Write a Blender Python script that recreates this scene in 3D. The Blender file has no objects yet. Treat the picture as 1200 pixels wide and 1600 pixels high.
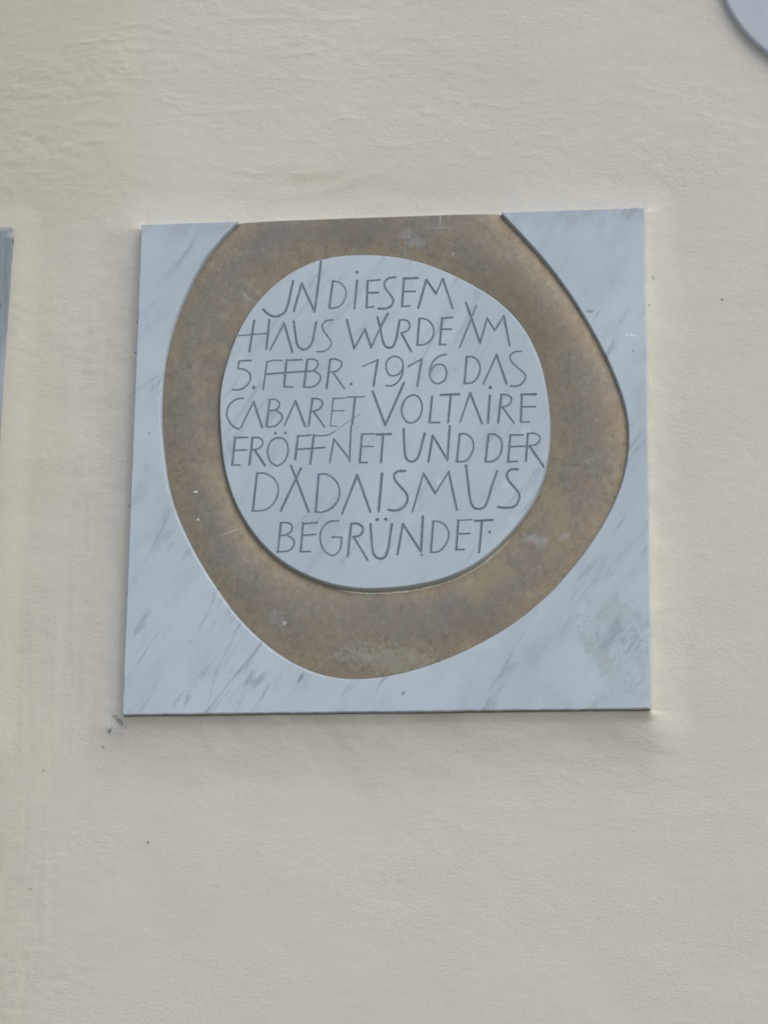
import bpy, bmesh, math, random
import numpy as np
from mathutils import Matrix, Vector
from mathutils.geometry import delaunay_2d_cdt
sc = bpy.context.scene
# ---------------------------------------------------------------- camera
cd = bpy.data.cameras.new('camera'); cam = bpy.data.objects.new('camera', cd)
sc.collection.objects.link(cam); sc.camera = cam
CX, CY, CZ, PITCH, YAW, ROLL, FPX = (0.380683, -3.020847, 1.451338, 0.268503, -0.127052, 0.013323, 4261.957099)
fwd = Vector((math.sin(YAW)*math.cos(PITCH), math.cos(YAW)*math.cos(PITCH), math.sin(PITCH)))
rgt = Vector((math.cos(YAW), -math.sin(YAW), 0)); up = rgt.cross(fwd)
r2 = rgt*math.cos(ROLL) + up*math.sin(ROLL); u2 = -rgt*math.sin(ROLL) + up*math.cos(ROLL)
mw = Matrix((r2, u2, -fwd)).transposed().to_4x4(); mw.translation = (CX, CY, CZ); cam.matrix_world = mw
cd.sensor_fit = 'VERTICAL'; cd.sensor_height = 24.0; cd.lens = FPX*24.0/1600.0
cd.clip_start = 0.05; cd.clip_end = 200
# ---------------------------------------------------------------- light
SUN_EL, SUN_AZ = math.radians(48), math.radians(140)      # azimuth clockwise from +Y
w = bpy.data.worlds.new('World'); sc.world = w; w.use_nodes = True
nt = w.node_tree; bg = nt.nodes['Background']; bg.inputs[1].default_value = 0.12
sk = nt.nodes.new('ShaderNodeTexSky'); sk.sky_type = 'NISHITA'; sk.sun_disc = False
sk.sun_elevation = SUN_EL; sk.sun_rotation = SUN_AZ; sk.dust_density = 2.5; sk.air_density = 1.0
nt.links.new(sk.outputs[0], bg.inputs[0])
sd = bpy.data.lights.new('sun', 'SUN'); sun = bpy.data.objects.new('sun', sd); sc.collection.objects.link(sun)
sd.energy = 0.9; sd.angle = math.radians(50); sd.color = (1.0, 0.96, 0.89)
sdir = Vector((math.sin(SUN_AZ)*math.cos(SUN_EL), math.cos(SUN_AZ)*math.cos(SUN_EL), math.sin(SUN_EL)))
sun.rotation_euler = sdir.to_track_quat('Z', 'Y').to_euler(); sun.location = (3, -4, 6)
sc.view_settings.view_transform = 'Standard'; sc.view_settings.look = 'None'
sc.view_settings.exposure = 0.26; sc.view_settings.gamma = 1.0
sc.cycles.filter_width = 1.8
# ---------------------------------------------------------------- measures (metres); plaque face is the plane y = YF
YF, ZB, W, H = -0.022, 2.05, 0.600, 0.5969
rng = np.random.default_rng(7)
# ---------------------------------------------------------------- material helpers
class N:
    def __init__(s, name):
        s.m = bpy.data.materials.new(name); s.m.use_nodes = True; s.t = s.m.node_tree
        s.b = s.t.nodes['Principled BSDF']; s.tc = s.t.nodes.new('ShaderNodeNewGeometry'); s.P = s.tc.outputs['Position']
    def lk(s, a, b):
        if isinstance(a, (int, float, tuple)): b.default_value = a
        else: s.t.links.new(a, b)
    def map(s, loc=(0,0,0), rot=(0,0,0), scale=(1,1,1), v=None):
        n = s.t.nodes.new('ShaderNodeMapping'); n.vector_type = 'POINT'
        n.inputs[1].default_value = loc; n.inputs[2].default_value = rot; n.inputs[3].default_value = scale
        s.lk(v or s.P, n.inputs[0]); return n.outputs[0]
    def noise(s, scale, detail=4, rough=.5, v=None, dist=0):
        n = s.t.nodes.new('ShaderNodeTexNoise'); s.lk(v or s.P, n.inputs['Vector'])
        n.inputs['Scale'].default_value = scale; n.inputs['Detail'].default_value = detail
        n.inputs['Roughness'].default_value = rough; n.inputs['Distortion'].default_value = dist; return n.outputs['Fac']
    def ramp(s, f, a, b, x=0., y=1., smooth=True):
        n = s.t.nodes.new('ShaderNodeMapRange'); n.interpolation_type = 'SMOOTHSTEP' if smooth else 'LINEAR'
        s.lk(f, n.inputs[0]); n.inputs[1].default_value = a; n.inputs[2].default_value = b
        n.inputs[3].default_value = x; n.inputs[4].default_value = y; return n.outputs[0]
    def math(s, op, a, b=0., clamp=False):
        n = s.t.nodes.new('ShaderNodeMath'); n.operation = op; n.use_clamp = clamp; s.lk(a, n.inputs[0]); s.lk(b, n.inputs[1]); return n.outputs[0]
    def mix(s, f, a, b):
        n = s.t.nodes.new('ShaderNodeMix'); n.data_type = 'RGBA'; s.lk(f, n.inputs[0])
        for q, i in ((a, 6), (b, 7)):
            if isinstance(q, tuple) and len(q) == 3: q = q + (1,)
            s.lk(q, n.inputs[i])
        return n.outputs[2]
    def sep(s):
        n = s.t.nodes.new('ShaderNodeSeparateXYZ'); s.lk(s.P, n.inputs[0]); return n.outputs
    def bump(s, h, strength, dist, prev=None):
        n = s.t.nodes.new('ShaderNodeBump'); n.inputs['Strength'].default_value = strength; n.inputs['Distance'].default_value = dist
        s.lk(h, n.inputs['Height'])
        if prev is not None: s.lk(prev, n.inputs['Normal'])
        return n.outputs[0]
    def spot(s, c, rx, rz, ang=0, wob=.35, nscale=260, edge=.45):
        """a mark of its own shape: ellipse at plaque-plane millimetres c, radii in mm, ragged rim"""
        v = s.map(v=s.P, loc=(0,0,0)); n = s.t.nodes.new('ShaderNodeVectorMath'); n.operation = 'SUBTRACT'
        s.lk(v, n.inputs[0]); n.inputs[1].default_value = (c[0]/1000, 0, ZB + c[1]/1000)
        r = s.t.nodes.new('ShaderNodeVectorRotate'); r.rotation_type = 'Y_AXIS'; r.inputs['Angle'].default_value = math.radians(-ang); s.lk(n.outputs[0], r.inputs['Vector'])
        m = s.t.nodes.new('ShaderNodeVectorMath'); m.operation = 'MULTIPLY'; s.lk(r.outputs[0], m.inputs[0]); m.inputs[1].default_value = (1000/rx, 0, 1000/rz)
        ln = s.t.nodes.new('ShaderNodeVectorMath'); ln.operation = 'LENGTH'; s.lk(m.outputs[0], ln.inputs[0])
        d = s.math('ADD', ln.outputs['Value'], s.math('MULTIPLY', s.math('SUBTRACT', s.noise(nscale, 3, .6), .5), wob*4))
        return s.ramp(d, 1-edge, 1+edge, 1, 0)
    def out(s, col, rough, normal=None, metal=0., spec=.5):
        s.lk(col + (1,) if isinstance(col, tuple) and len(col) == 3 else col, s.b.inputs['Base Color']); s.lk(rough, s.b.inputs['Roughness'])
        s.lk(metal, s.b.inputs['Metallic']); s.lk(spec, s.b.inputs['Specular IOR Level'])
        if normal is not None: s.lk(normal, s.b.inputs['Normal'])
        return s.m
SP = {"stain":[253.07,71.3],"chip":[282.21,439.88],"dk1":[22.18,20.77],"wallchip":[-317.41,-15.09],"w2":[-269.58,-143.51],"w3":[-403.46,-195.55],"w4":[-302.56,478.24],"w5":[388.25,487.53],"b1":[-169.95,502.2],"b2":[-160.17,509.92],"b3":[-223.92,262.55],"b4":[174.25,196.94],"b5":[-122.44,110.51],"b6":[3.5,60.14],"b7":[19.88,573.94],"b8":[61.64,580.53],"b9":[-181.03,213.93],"rust":[-459.18,589.09],"s1":[-7.5,627.65],"c1":[-489.41,899.99],"c2":[449.99,855.47],"c3":[-425.15,-348.4],"c4":[420.82,-346.28]}

def mat_wall():
    s = N('painted_plaster'); x, y, z = s.sep()
    st = s.map(scale=(1, 1, 3.2))
    big = s.noise(2.6, 5, .55, v=s.map(scale=(1, 1, 1.3)), dist=.4); mid = s.noise(14, 6, .6, v=st); fine = s.noise(190, 5, .65, v=s.map(scale=(1, 1, 1.7)))
    base = s.mix(s.ramp(big, .3, .7), (.656, .642, .565), (.622, .612, .546))
    # older yellower coat and painted light fall-off on the left side, its upper edge brushed on at x = -0.32
    wob = s.math('MULTIPLY', s.math('SUBTRACT', s.noise(7, 4, .6), .5), .12)
    left_tone = s.ramp(s.math('ADD', x, wob), -.60, -.26, 1, 0)
    base = s.mix(s.math('MULTIPLY', left_tone, .75), base, (.550, .525, .420))
    patch = s.math('MULTIPLY', s.ramp(s.math('ADD', x, s.math('MULTIPLY', wob, .9)), -.365, -.265, 1, 0), s.ramp(z, ZB+.56, ZB+.68))
    base = s.mix(s.math('MULTIPLY', patch, .34), base, (.55, .52, .385))
    # yellowish dirty drag above the plaque
    dr = s.spot((-70, 655), 95, 10, 9, .5, 30, .9); base = s.mix(s.math('MULTIPLY', s.math('MULTIPLY', dr, s.ramp(s.noise(30, 5, .7, v=s.map(scale=(.4, 1, 2))), .30, .60)), .50), base, (.50, .465, .35))
    base = s.mix(s.ramp(mid, .52, .75, 0, .20), base, (.70, .665, .58))
    base = s.mix(s.ramp(fine, .58, .75, 0, .16), base, (.74, .66, .55))
    base = s.mix(s.ramp(fine, .42, .27, 0, .30), base, (.42, .40, .34))
    # raw warm filler squeezed out round the plaque
    dx = s.math('SUBTRACT', s.math('ABSOLUTE', x), W/2); dz = s.math('SUBTRACT', s.math('ABSOLUTE', s.math('SUBTRACT', z, ZB+H/2)), H/2)
    dd = s.math('MAXIMUM', dx, dz); dd = s.math('ADD', dd, s.math('MULTIPLY', s.math('SUBTRACT', s.noise(35, 4, .6), .5), .010))
    base = s.mix(s.ramp(dd, .002, .009, .22, 0), base, (.72, .66, .55))
    dark = None
    for k, c, rx, rz, a, op in [('a', SP['wallchip'], 2.0, 3.6, 30, .7), ('b', (SP['wallchip'][0]+10, SP['wallchip'][1]+11), 2.2, 9, -45, .5), ('c', (SP['wallchip'][0]-8, SP['wallchip'][1]-19), 2, 2.4, 0, .4),
            ('d', SP['w2'], 1.5, 1.6, 0, .7), ('e', SP['w3'], 2.0, 1.4, 0, .4), ('f', SP['w4'], 1.6, 1.8, 0, .8), ('g', SP['w5'], 1.6, 1.8, 0, .6),
            ('h', (-304, 440), 1.2, 1.6, 0, .6), ('i', (-303, 390), 1.4, 1.2, 0, .6), ('j', (-304.5, 250), 1.2, 1.8, 0, .5), ('k', (309, 515), 1.6, 2.6, -30, .4), ('l', (304, 480), 1.2, 1.2, 0, .5),
            ('p', (-395, -60), 1.5, 1.5, 0, .35)]:
        base = s.mix(s.math('MULTIPLY', s.spot(c, rx, rz, a, 1.0 if k in 'ab' else .3, 420), op), base, (.085, .075, .065))
    calm = s.ramp(s.noise(5, 4, .6, v=s.map(loc=(2, 0, 3), scale=(1, 1, 1.8))), .40, .60, .25, 1.3); fine = s.math('MULTIPLY', fine, calm); n1 = s.bump(s.noise(70, 6, .62, v=s.map(scale=(.9, 1, 1.3))), .36, .0012)
    n2 = s.bump(fine, .6, .0010, n1); n2 = s.bump(s.noise(520, 4, .7), .6, .0006, n2)
    return s.out(base, .9, n2, 0., .25)

def veins(s, sc_, lo, hi, seed):
    v = s.map(rot=(0, math.radians(-33), 0)); v = s.map(loc=(seed, 0, seed*.7), scale=(1, 1, .15), v=v)
    return s.ramp(s.noise(sc_, 6, .62, v=v, dist=.9), lo, hi)
def marble_colour(s, seed, k=1.):
    v = s.map(rot=(0, math.radians(-33), 0)); v = s.map(loc=(seed, 0, 0), scale=(1, 1, .45), v=v)
    col = s.mix(s.ramp(s.noise(9, 5, .6, v=v), .35, .68), (.505, .605, .670), (.445, .540, .605))
    m1 = s.math('MULTIPLY', veins(s, 36, .54, .70, seed+3.1), s.ramp(s.noise(9, 3, .5, v=s.map(loc=(seed*2, 0, 1))), .36, .62))
    col = s.mix(s.math('MULTIPLY', m1, .68*k), col, (.285, .345, .405))
    m2 = s.math('MULTIPLY', veins(s, 70, .53, .64, seed+9.7), s.ramp(s.noise(14, 3, .5, v=s.map(loc=(seed, 0, 5))), .45, .60))
    col = s.mix(s.math('MULTIPLY', m2, .66*k), col, (.275, .330, .385))
    cl = s.noise(38, 5, .65, v=s.map(loc=(seed, 0, 0), scale=(1, 1, .5), v=s.map(rot=(0, math.radians(-33), 0)))); col = s.mix(s.ramp(cl, .50, .72, 0, .50*k), col, (.375, .455, .515))
    col = s.mix(s.ramp(s.noise(420, 4, .7), .55, .8, 0, .18), col, (.70, .73, .74))
    return col
def mat_marble(name, seed, slab):
    s = N(name); col = marble_colour(s, seed, 1. if slab else .62)
    if slab:
        # residue of a removed sticker low on the right, and a few chips
        st = s.math('MULTIPLY', s.spot((262, 78), 38, 58, -12, .5, 34, .16), s.ramp(s.noise(15, 5, .6, dist=1.2), .42, .56, .30, 1))
        col = s.mix(s.math('MULTIPLY', st, .50), col, (.385, .435, .44))
        ring = s.math('MULTIPLY', s.spot((262, 78), 44, 64, -12, .45, 40, .2), s.ramp(s.math('ABSOLUTE', s.math('SUBTRACT', s.noise(36, 4, .6, dist=1.5), .5)), .0, .022, .5, 0))
        col = s.mix(ring, col, (.27, .31, .34))
        for c, rx, rz, a in [(SP['chip'], 1.6, 1.3, 0), ((SP['chip'][0]-4, SP['chip'][1]), 1.0, 2.0, 20), ((SP['chip'][0]+3, SP['chip'][1]-1), 2.4, .8, 10)]:
            col = s.mix(s.math('MULTIPLY', s.spot(c, rx, rz, a, .3, 700), .85), col, (.80, .83, .84))
        for c, rx, rz, a in [(SP['dk1'], 2.0, 2.6, 30), ((285, 420), 1.3, 1.1, 0), ((-281, 335), 1.2, 1.2, 0), ((236, 470), 4, 2, 10), ((-95, 40), 2, 6, 30)]:
            col = s.mix(s.math('MULTIPLY', s.spot(c, rx, rz, a, .3, 500), .6), col, (.13, .15, .18))
        x, y, z = s.sep()
        gr = s.math('MULTIPLY', s.ramp(z, ZB+H-.03, ZB+H-.002), s.ramp(s.noise(45, 4, .65), .35, .65, .2, 1))
        col = s.mix(s.math('MULTIPLY', gr, .42), col, (.33, .36, .39))      # darker mottling along the upper rim
        ed = s.ramp(y, YF+.0012, YF+.0035); col = s.mix(s.math('MULTIPLY', ed, .4), col, (.38, .41, .45))  # sawn edges, their shade put into the colour
    else:
        for c, rx, rz, a, q in [((61, 268), 2.4, 3.2, 20, (.80, .84, .85)), ((-10, 558), 2.0, 6.5, 0, (.40, .40, .36)), ((-48, 474), 1.6, 7, 0, (.66, .62, .50)), ((138, 263), 4, 4, 0, (.72, .75, .76)), ((160, 326), 5, 5, 0, (.70, .74, .75)), ((8, 410), 6, 3, 10, (.40, .44, .48)), ((17, 361), 3, 9, 12, (.38, .42, .47))]:
            col = s.mix(s.math('MULTIPLY', s.spot(c, rx, rz, a, .4, 300), .32), col, q)
        x, y, z = s.sep(); ed = s.ramp(y, YF+.0010, YF+.003); col = s.mix(s.math('MULTIPLY', ed, .4), col, (.38, .41, .45))  # shade of the disc's side wall put into its colour
    n = s.bump(s.noise(300, 5, .6), .25, .0006); n = s.bump(s.noise(24, 3, .5), .25, .002, n)
    return s.out(col, s.ramp(s.noise(40, 4, .6), .3, .7, .42, .62), n, 0., .4)
def mat_letter():
    s = N('weathered_grey_letter_paint'); f = s.noise(160, 5, .7); g = s.noise(28, 3, .6)
    col = s.mix(s.ramp(f, .40, .75, 0, .40), (.178, .218, .278), (.33, .39, .455))
    col = s.mix(s.ramp(g, .50, .72, 0, .30), col, (.36, .41, .46))
    return s.out(col, .75, s.bump(f, .3, .0006), 0., .3)
def mat_bronze():
    s = N('patinated_bronze')
    a = s.noise(11, 6, .62, dist=.5); b = s.noise(55, 6, .68); c_ = s.noise(240, 4, .7); br = s.noise(120, 4, .6, v=s.map(scale=(1, 1, .22), v=s.map(rot=(0, .6, 0))))
    col = s.mix(s.ramp(a, .35, .65), (.305, .262, .180), (.262, .235, .188))
    col = s.mix(s.ramp(b, .50, .72, 0, .50), col, (.330, .250, .170))
    col = s.mix(s.math('MULTIPLY', s.ramp(b, .46, .28), .70), col, (.212, .194, .160))
    col = s.mix(s.math('MULTIPLY', s.ramp(c_, .54, .72), .32), col, (.38, .36, .31))
    # hands and weather keep the two rims of the band bare and ochre; the dull patina sits in the middle
    ra = s.t.nodes.new('ShaderNodeAttribute'); ra.attribute_name = 'rim_distance'
    rd = s.math('ADD', ra.outputs['Fac'], s.math('MULTIPLY', s.math('SUBTRACT', s.noise(20, 5, .6), .5), .060))
    col = s.mix(s.ramp(rd, .020, .003, 0, .42), col, (.385, .318, .205))
    col = s.mix(s.math('MULTIPLY', s.ramp(rd, .016, .034, 0, 1), s.ramp(s.noise(8, 4, .6), .42, .6, .15, .75)), col, (.236, .217, .192))
    fl = s.noise(85, 5, .75, dist=.6); col = s.mix(s.ramp(fl, .53, .68, 0, .60), col, (.360, .315, .235)); col = s.mix(s.ramp(fl, .46, .34, 0, .45), col, (.180, .162, .130))
    pt = s.noise(150, 8, .8, v=s.map(scale=(1, 1, .8))); col = s.mix(s.ramp(pt, .52, .66, 0, .55), col, (.40, .37, .31)); col = s.mix(s.ramp(pt, .48, .36, 0, .60), col, (.165, .150, .128))
    rd2 = s.noise(34, 6, .7, v=s.map(loc=(3, 0, 8))); col = s.mix(s.ramp(rd2, .54, .68, 0, .45), col, (.315, .225, .165))
    gp = s.math('MULTIPLY', s.ramp(s.noise(17, 5, .7, v=s.map(loc=(4, 0, 2))), .54, .66), s.ramp(c_, .45, .62))
    col = s.mix(s.math('MULTIPLY', gp, .45), col, (.33, .345, .325))
    lime = (.42, .455, .46)
    def mk(c, rx, rz, a, op, q=lime, wb=.4, ns=300):
        nonlocal col; col = s.mix(s.math('MULTIPLY', s.spot(c, rx, rz, a, wb, ns), op), col, q)
    B = SP
    mk(B['b1'], 12, 1.1, 40, .65); mk(B['b2'], 18, 3.5, 42, .25); mk((B['b2'][0]-12, B['b2'][1]-16), 5, 9, 20, .25)
    mk(B['b3'], 2.4, 1.2, 0, .95, (.8, .8, .78)); mk((B['b3'][0]+4, B['b3'][1]-33), 1.4, 1.2, 0, .9, (.8, .8, .76)); mk(B['b9'], 20, .7, -20, .5)
    mk(B['b4'], 12, 5, 20, .45, wb=.8, ns=140); mk((B['b4'][0]+30, B['b4'][1]+4), 7, 4, -30, .4, wb=.8, ns=140)
    mk(B['b5'], 9, 8, 0, .35, wb=.9, ns=220); mk((B['b5'][0]+7, B['b5'][1]-6), 2.2, 2, 0, .9, (.62, .66, .62)); mk(B['b6'], 52, 13, 6, .22, (.50, .53, .50), 1.3, 190)
    mk(B['b7'], 7, 7, 0, .28, wb=.9, ns=200); mk((B['b7'][0]+12, B['b7'][1]-10), 13, 5, 0, .3, wb=1., ns=200); mk((B['b8'][0]-2, B['b8'][1]+10), 1, 8, 0, .6); mk(B['b8'], 12, 1.2, 2, .25)
    mk((-52, 549), 1, 6, 0, .55); mk((75, 548), 1.2, 1.2, 0, .7, (.7, .65, .5)); mk((18, 558), 1, 14, 0, .35)
    # darker bands and warmer areas
    mk((-178, 420), 30, 90, 15, .65, (.18, .170, .148), .8, 22); mk((-60, 580), 110, 15, -2, .5, (.205, .19, .175), .8, 22); mk((-190, 330), 26, 60, 0, .45, (.19, .178, .155), .8, 22); mk((30, 110), 120, 26, 3, .4, (.215, .195, .175), .8, 22); mk((160, 470), 60, 40, 40, .3, (.225, .19, .155), .8, 22)
    mk((120, 150), 34, 15, -35, .40, (.36, .315, .18), .8, 50); mk((196, 215), 15, 45, 0, .35, (.35, .30, .19), .7, 60)
    n = s.bump(c_, .3, .0006); n = s.bump(b, .22, .0018, n); n = s.bump(br, .15, .001, n)
    at = s.t.nodes.new('ShaderNodeAttribute'); at.attribute_name = 'rim_glint'; rim = s.math('MULTIPLY', s.ramp(at.outputs['Fac'], .05, .6), s.ramp(s.noise(90, 3, .6), .30, .5, .55, 1))
    col = s.mix(rim, col, (1.0, .90, .66))  # painted glint: bright line put into colour and gloss of the inner rim
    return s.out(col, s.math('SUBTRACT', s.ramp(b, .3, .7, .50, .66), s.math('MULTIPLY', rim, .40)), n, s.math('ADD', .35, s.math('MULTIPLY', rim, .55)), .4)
def mat_grey_stone():
    s = N('weathered_grey_stone'); v = s.map(scale=(5, 1, .45)); f = s.noise(26, 5, .65, v=v)
    x, y, z = s.sep()
    col = s.mix(s.ramp(f, .3, .7), (.37, .42, .465), (.25, .285, .32))
    col = s.mix(s.ramp(z, ZB+.40, ZB+.55, .0, .55), col, (.20, .235, .265))
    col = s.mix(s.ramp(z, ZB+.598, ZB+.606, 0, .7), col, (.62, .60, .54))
    col = s.mix(s.math('MULTIPLY', s.spot(SP['rust'], 3.2, 4.2, 0, .4, 300), .95), col, (.055, .030, .022))
    col = s.mix(s.math('MULTIPLY', s.spot((SP['rust'][0]-3, SP['rust'][1]+5), 6, 5, 0, .5, 300), .5), col, (.60, .62, .62))
    col = s.mix(s.math('MULTIPLY', s.spot((-473.5, 505), 2.4, 4, 0, .4, 300), .7), col, (.10, .11, .12))
    return s.out(col, .7, s.bump(s.noise(120, 5, .6), .4, .001), 0., .35)
def mat_round():
    s = N('pale_blue_enamel'); col = s.mix(s.ramp(s.noise(14, 5, .6), .35, .65), (.50, .555, .61), (.455, .51, .575))
    return s.out(col, .5, s.bump(s.noise(90, 4, .6), .2, .001), 0., .4)
def mat_ground():
    s = N('pale_street_paving'); b = s.noise(1.3, 5, .6); f = s.noise(60, 5, .7)
    col = s.mix(s.ramp(b, .3, .7), (.36, .32, .26), (.30, .27, .22)); col = s.mix(s.ramp(f, .45, .75, 0, .5), col, (.20, .18, .15))
    return s.out(col, .85, s.bump(f, .4, .003))
M = dict(wall=mat_wall(), slab=mat_marble('grey_veined_marble', 1.3, True), disc=mat_marble('pale_veined_marble', 6.2, False), letter=mat_letter(), bronze=mat_bronze(), stone=mat_grey_stone(), round=mat_round(), ground=mat_ground())
# ---------------------------------------------------------------- object helpers
def link(name, me, mat, parent=None, smooth=True):
    if smooth: me.polygons.foreach_set('use_smooth', [True]*len(me.polygons))
    me.materials.append(mat); ob = bpy.data.objects.new(name, me); sc.collection.objects.link(ob)
    if parent: ob.parent = parent
    return ob
def empty(name, loc, label, cat):
    e = bpy.data.objects.new(name, None); e.location = loc; sc.collection.objects.link(e); e['label'] = label; e['category'] = cat; e.empty_display_size = .05
    return e
def mesh(name, v, f):
    me = bpy.data.meshes.new(name); v = np.asarray(v, np.float32); f = np.asarray(f, np.int32)
    me.vertices.add(len(v)); me.vertices.foreach_set('co', v.ravel())
    k = f.shape[1]; me.loops.add(f.size); me.loops.foreach_set('vertex_index', f.ravel())
    me.polygons.add(len(f)); me.polygons.foreach_set('loop_start', np.arange(0, f.size, k, dtype=np.int32))
    try: me.polygons.foreach_set('loop_total', np.full(len(f), k, np.int32))
    except Exception: pass
    me.update(calc_edges=True); return me
def grid_faces(nu, nv, wrap=False):
    u = np.arange(nu if wrap else nu-1); v = np.arange(nv-1); U, V_ = np.meshgrid(u, v, indexing='ij'); U = U.ravel(); V_ = V_.ravel(); U1 = (U+1) % nu
    return np.stack([U*nv+V_, U1*nv+V_, U1*nv+V_+1, U*nv+V_+1], 1)
def smooth_loop(P, n=8, closed=True):
    P = np.array(P, float); m = len(P); out = []
    for i in range(m if closed else m-1):
        g = lambda k: P[k % m] if closed else (P[k] if 0 <= k < m else (2*P[0]-P[1] if k < 0 else 2*P[-1]-P[-2]))
        a, b, c, d = g(i-1), g(i), g(i+1), g(i+2)
        for k in range(n):
            t = k/n; out.append(.5*(2*b+(c-a)*t+(2*a-5*b+4*c-d)*t*t+(3*b-a-3*c+d)*t**3))
    if not closed: out.append(P[-1])
    return np.array(out)
def inset(P, d):
    """offset a closed outline (counter-clockwise) inwards by d"""
    a = np.roll(P, 1, 0); b = np.roll(P, -1, 0); e1 = P-a; e2 = b-P
    e1 /= np.linalg.norm(e1, axis=1)[:, None]+1e-12; e2 /= np.linalg.norm(e2, axis=1)[:, None]+1e-12
    n1 = np.stack([-e1[:, 1], e1[:, 0]], 1); n2 = np.stack([-e2[:, 1], e2[:, 0]], 1); n = n1+n2
    return P + 2*n*d/np.maximum((n*n).sum(1), .6)[:, None]
def slab_mesh(name, P, yf, yb, bev, flare=None, yflare=0):
    """solid plate: outline P (x,z metres, counter-clockwise seen from the front), eased front arris"""
    bm = bmesh.new(); rings = []
    PF = P if flare is None else inset(P, -flare[:, None])
    for Q, y in ((inset(P, bev), yf), (inset(P, bev*.30), yf+bev*.28), (P, yf+bev)) + (() if flare is None else ((PF, yflare),)) + ((PF, yb),):
        rings.append([bm.verts.new((q[0], y, q[1])) for q in Q])
    n = len(P); co = [Vector((v.co.x, v.co.z)) for v in rings[0]]
    vo, _, fo, ov, _, _ = delaunay_2d_cdt(co, [(i, (i+1) % n) for i in range(n)], [], 1, 1e-7)
    assert len(vo) == n, (name, len(vo), n)
    mp = [rings[0][o[0]] for o in ov]
    for f in fo: bm.faces.new([mp[k] for k in f])
    for r0, r1 in zip(rings, rings[1:]):
        for i in range(n): bm.faces.new((r0[i], r1[i], r1[(i+1) % n], r0[(i+1) % n])).smooth = True
    bmesh.ops.recalc_face_normals(bm, faces=bm.faces[:])
    for fc in bm.faces:
        if abs(fc.normal.y) > .99: fc.smooth = False
    me = bpy.data.meshes.new(name); bm.to_mesh(me); bm.free(); return me
def vnoise(X, Z, sx, sz, seed):
    r = np.random.default_rng(seed).random((256, 256)); u = X/sx+100; v = Z/sz+100; i = np.floor(u).astype(int); j = np.floor(v).astype(int); a = u-i; b = v-j
    a = a*a*(3-2*a); b = b*b*(3-2*b); g = lambda p, q: r[p % 256, q % 256]
    return (g(i, j)*(1-a)+g(i+1, j)*a)*(1-b)+(g(i, j+1)*(1-a)+g(i+1, j+1)*a)*b-.5
def fbm(X, Z, sx, sz, seed, o=4):
    return sum(vnoise(X, Z, sx/2**k, sz/2**k, seed+k)*.55**k for k in range(o))
sst = lambda t: np.clip(t, 0, 1)**2*(3-2*np.clip(t, 0, 1))
# ---------------------------------------------------------------- the setting: wall, ground
xs = np.concatenate([np.linspace(-4, -.56, 30)[:-1], np.arange(-.56, .56, .0018), np.linspace(.56, 4, 30)])
zs = np.concatenate([np.linspace(0, 1.62, 16)[:-1], np.arange(1.62, 3.02, .0018), np.linspace(3.02, 6, 20)])
X, Z = np.meshgrid(xs, zs, indexing='ij'); z0 = Z-ZB
dx = np.abs(X)-W/2; dz = np.abs(z0-H/2)-H/2
ox = np.maximum(dx, 0); oz = np.maximum(dz, 0); dist = np.hypot(ox, oz); ang = np.arctan2(oz, ox+1e-9)/(math.pi/2)     # 0 = beside, 1 = above/below
side_l = np.where(X < 0, .075, .045); vert = np.where(z0 < H/2, .090, .045)
wid = side_l*(1-ang)+vert*ang; lip = .0105*(1-ang)+np.where(z0 < H/2, .0160, .0050)*ang
wid = wid*(1+.35*fbm(X, Z, .12, .12, 40)); lipw = .0015+.003*fbm(X, Z, .05, .05, 60)
t = np.clip((dist-np.maximum(lipw, .001))/wid, 0, 1)
prof = .18*np.clip(1-dist/(.011+.004*fbm(X, Z, .04, .04, 63)), 0, 1)+.82*(1-t)**2*(1+.25*fbm(X, Z, .06, .04, 66))
Y = -lip*prof
amp = sst((dist-.004)/.05)*.8+.2
Y -= amp*(fbm(X, Z, .30, .22, 1, 3)*.0028 + fbm(X, Z, .10, .045, 9, 5)*.00032*(1+2.0*fbm(X, Z, .2, .2, 77, 2)))
rough = sst((z0-.55)/.08)*.8+sst((-.29-X)/.06)*.7
Y -= amp*(.32+1.1*sst((fbm(X, Z, .14, .07, 81, 3)+.15)/.4))*fbm(X, Z, .013, .008, 21, 4)*.00030*(.45+.8*rough)*(1+.9*fbm(X, Z, .16, .08, 25, 2))
left = sst((-.31-X)/.05)*sst((.55-z0)/.1)
Y -= left*(fbm(X, Z, .009, .10, 51, 3)*.00035*(.4+sst((fbm(X, Z, .06, .25, 55, 2)+.15)/.3)))
Y -= amp*np.maximum(0, fbm(X+.02*fbm(X, Z, .05, .05, 3), Z+.012*fbm(X, Z, .09, .09, 31), .055, .009, 33, 4)-.20)*.0011*sst((z0-.60)/.05)*sst((fbm(X, Z, .16, .10, 37, 2)+.05)/.2)      # trowel drags above the plaque
Y -= .0007*sst(1-np.abs(z0-(.655+.20*(X+.07)+.012*np.sin(X*19)))/.012)*sst(1-np.abs(X+.07)/.13)
LX, LT, LB = -.461, .607, .0        # neighbouring plate
dl = np.maximum(X-LX, 0); vl = np.hypot(dl, np.maximum(z0-LT, 0)); Y = np.where((z0 > LB-.08) & (X < -.40), Y+np.minimum(0, -.0040*(1-sst((vl-.001)/.035))*sst((z0-LB+.08)/.05)), Y)
inside = (dx < -.006) & (dz < -.006); Y = np.where(inside, 0.0, Y)
Y = np.where((X < LX-.006) & (z0 < LT-.006) & (z0 > .01), 0.0, Y)
wall = link('plastered_wall', mesh('plastered_wall', np.stack([X, Y, Z], -1).reshape(-1, 3), grid_faces(len(xs), len(zs))), M['wall'])
wall['label'] = 'cream painted rough plaster house wall behind the marble plaque'; wall['category'] = 'wall'
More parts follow.
